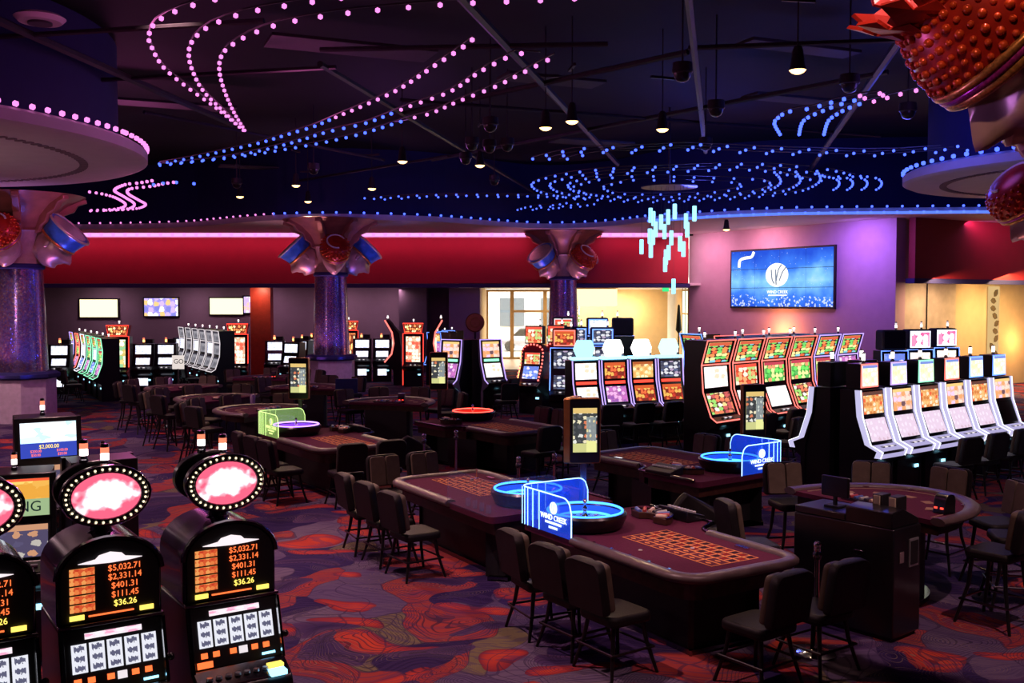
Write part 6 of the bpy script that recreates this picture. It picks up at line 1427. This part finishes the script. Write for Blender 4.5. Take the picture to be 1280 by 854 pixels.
for pts in ([(-.38, .32), (-.33, -.05), (-.22, -.2)], [(-.16, .32), (-.15, .0), (-.13, -.25)], [(.12, .50), (-.04, .28), (-.13, -.1)], [(.34, .40), (.16, .2), (.02, -.1)]):
    MB().tube([(x, -.03, z + .0) for x, z in bez([Vector((a, b)) for a, b in pts], 4)], .024, 5).build('emblem_stroke', es, vw)
text('lettering', 'WIND CREEK', .17, wl_, vw, (-.08, -.02, -.52), (R(90), 0, 0), .003); MB().box((-.08, -.012, -.64), (.9, .012, .04)).build('emblem_line', wl_, vw)
sw = bez([Vector((-2.05, .45)), Vector((-2.0, .72)), Vector((-1.75, .80)), Vector((-1.4, .84)), Vector((-1.28, 1.02))], 6); MB().tube([(p.x, -.02, p.y) for p in sw], .055, 6).build('streamer', wl_, vw)

# lobby fittings
ch = empty('lobby_chandelier', ((757 - 640) * 48 / 1250 - .55, 48, dz(372, 48))); tag(ch, 'glowing drum chandelier hanging in the lobby', 'chandelier'); MB().lathe([(1.05, -.42), (1.1, -.40), (1.1, .38), (1.05, .40), (.001, .40)], 40).build('shade', emis('warm_shade', (1, .78, .40), 1.8), ch, smooth=40); MB().tube([(0, 0, .4), (0, 0, .55)], .03, 8).build('stem', M['gold'], ch)
MB().lathe([(1.12, .40), (1.14, .42), (1.14, .46), (1.1, .47)], 40).build('top_ring', M['gold'], ch, smooth=40)
ex = empty('exit_sign', atd(832, 361, 46)); tag(ex, 'small green lit sign under the lobby ceiling', 'sign'); MB().box((0, 0, 0), (.30, .06, .26)).build('box', emis('green_sign', (.05, .8, .25), 1.2), ex, bevel=.02); MB().box((0, 0, .22), (.04, .04, .2)).build('bracket', M['steel'], ex)
# window strip right of the lobby
f = MB()
for z in (.05, 1.3, 2.5, 3.6): f.box((-.16, 0, z), (.05, 1.6, .08))
for y in (-.8, 0, .8): f.box((-.16, y, 1.85), (.05, .08, 3.7))
f.build('window_frame', fr, w4); MB().box((-.15, 0, 1.85), (.02, 1.55, 3.6)).build('pane', emis('bright_green_daylight', (.75, 1, .8), 1.6), w4)
dr = empty('doorway_plant', (7.75, 46.5, 0)); tag(dr, 'dark slim umbrella stand silhouette beside the lobby window', 'stand'); MB().lathe([(.25, 0), (.25, .04), (.04, .06), (.03, 1.6), (.14, 1.75), (.05, 2.9), (.001, 2.95)], 14).build('stem', M['blackm'], dr, smooth=40)
# ------------------------------------------------------------------ light of the place's own lamps
def ceil_spot(p, tgt, e, size=58, col=(1, .60, .36)):
    lamp('spot_beam', 'SPOT', (p.x, p.y, p.z - .04), e, col, .06, tgt, size, .7)
aims = ((3.9, 10.0, .8), (1.6, 9.6, .8), (-.4, 12.6, .8), (2.4, 14.8, .8), (-2.7, 16.3, .8), (-.4, 18.6, .8), (-2.5, 21, 1), (-4.9, 20, 1), (-5.1, 24.6, 1), (-6.4, 22, 1), (-7.2, 27, 1))
for p, t in zip(SPOTPOS, aims): ceil_spot(p, t, 650, 50)
# recessed lamps over the aisle: in the ceiling above the viewer and in the underside of the large disc
for k, (x, y, z, t, e) in enumerate(((-3.0, 9.0, 8.2, (-2.2, 9.0, 0), 1300), (-5.2, 14.5, 8.2, (-5.0, 14.0, 0), 1300), (2.6, 5.0, 8.2, (2.8, 7.0, 0), 700), (-10.6, 18.6, SZ - .06, (-8.8, 19.5, 0), 800), (-13.2, 22, SZ - .06, (-11.5, 25.0, 0), 800), (5.6, 7.0, 8.2, (5.4, 9.6, 0), 900))):
    o = empty('recessed_downlight', (x, y, z)); tag(o, 'recessed warm downlight %s, out of the picture' % ('over the nearest aisle', 'over the left aisle', 'above the viewer', 'in the large disc, nearer one', 'in the large disc, farther one', 'over the card table corner')[k], 'lamp', 'recessed downlights')
    MB().lathe([(.11, 0), (.10, -.012), (.085, -.012), (.08, .04)], 20, (0, 0, .05)).build('trim_ring', M['steel'], o, smooth=40); MB().lathe([(.001, 0), (.08, 0), (.08, .01), (.001, .01)], 20, (0, 0, .06)).build('lens', M['warmlamp'], o)
    ceil_spot(Vector((x, y, z - .02)), t, e * 1.1, 80, (1, .56, .58))
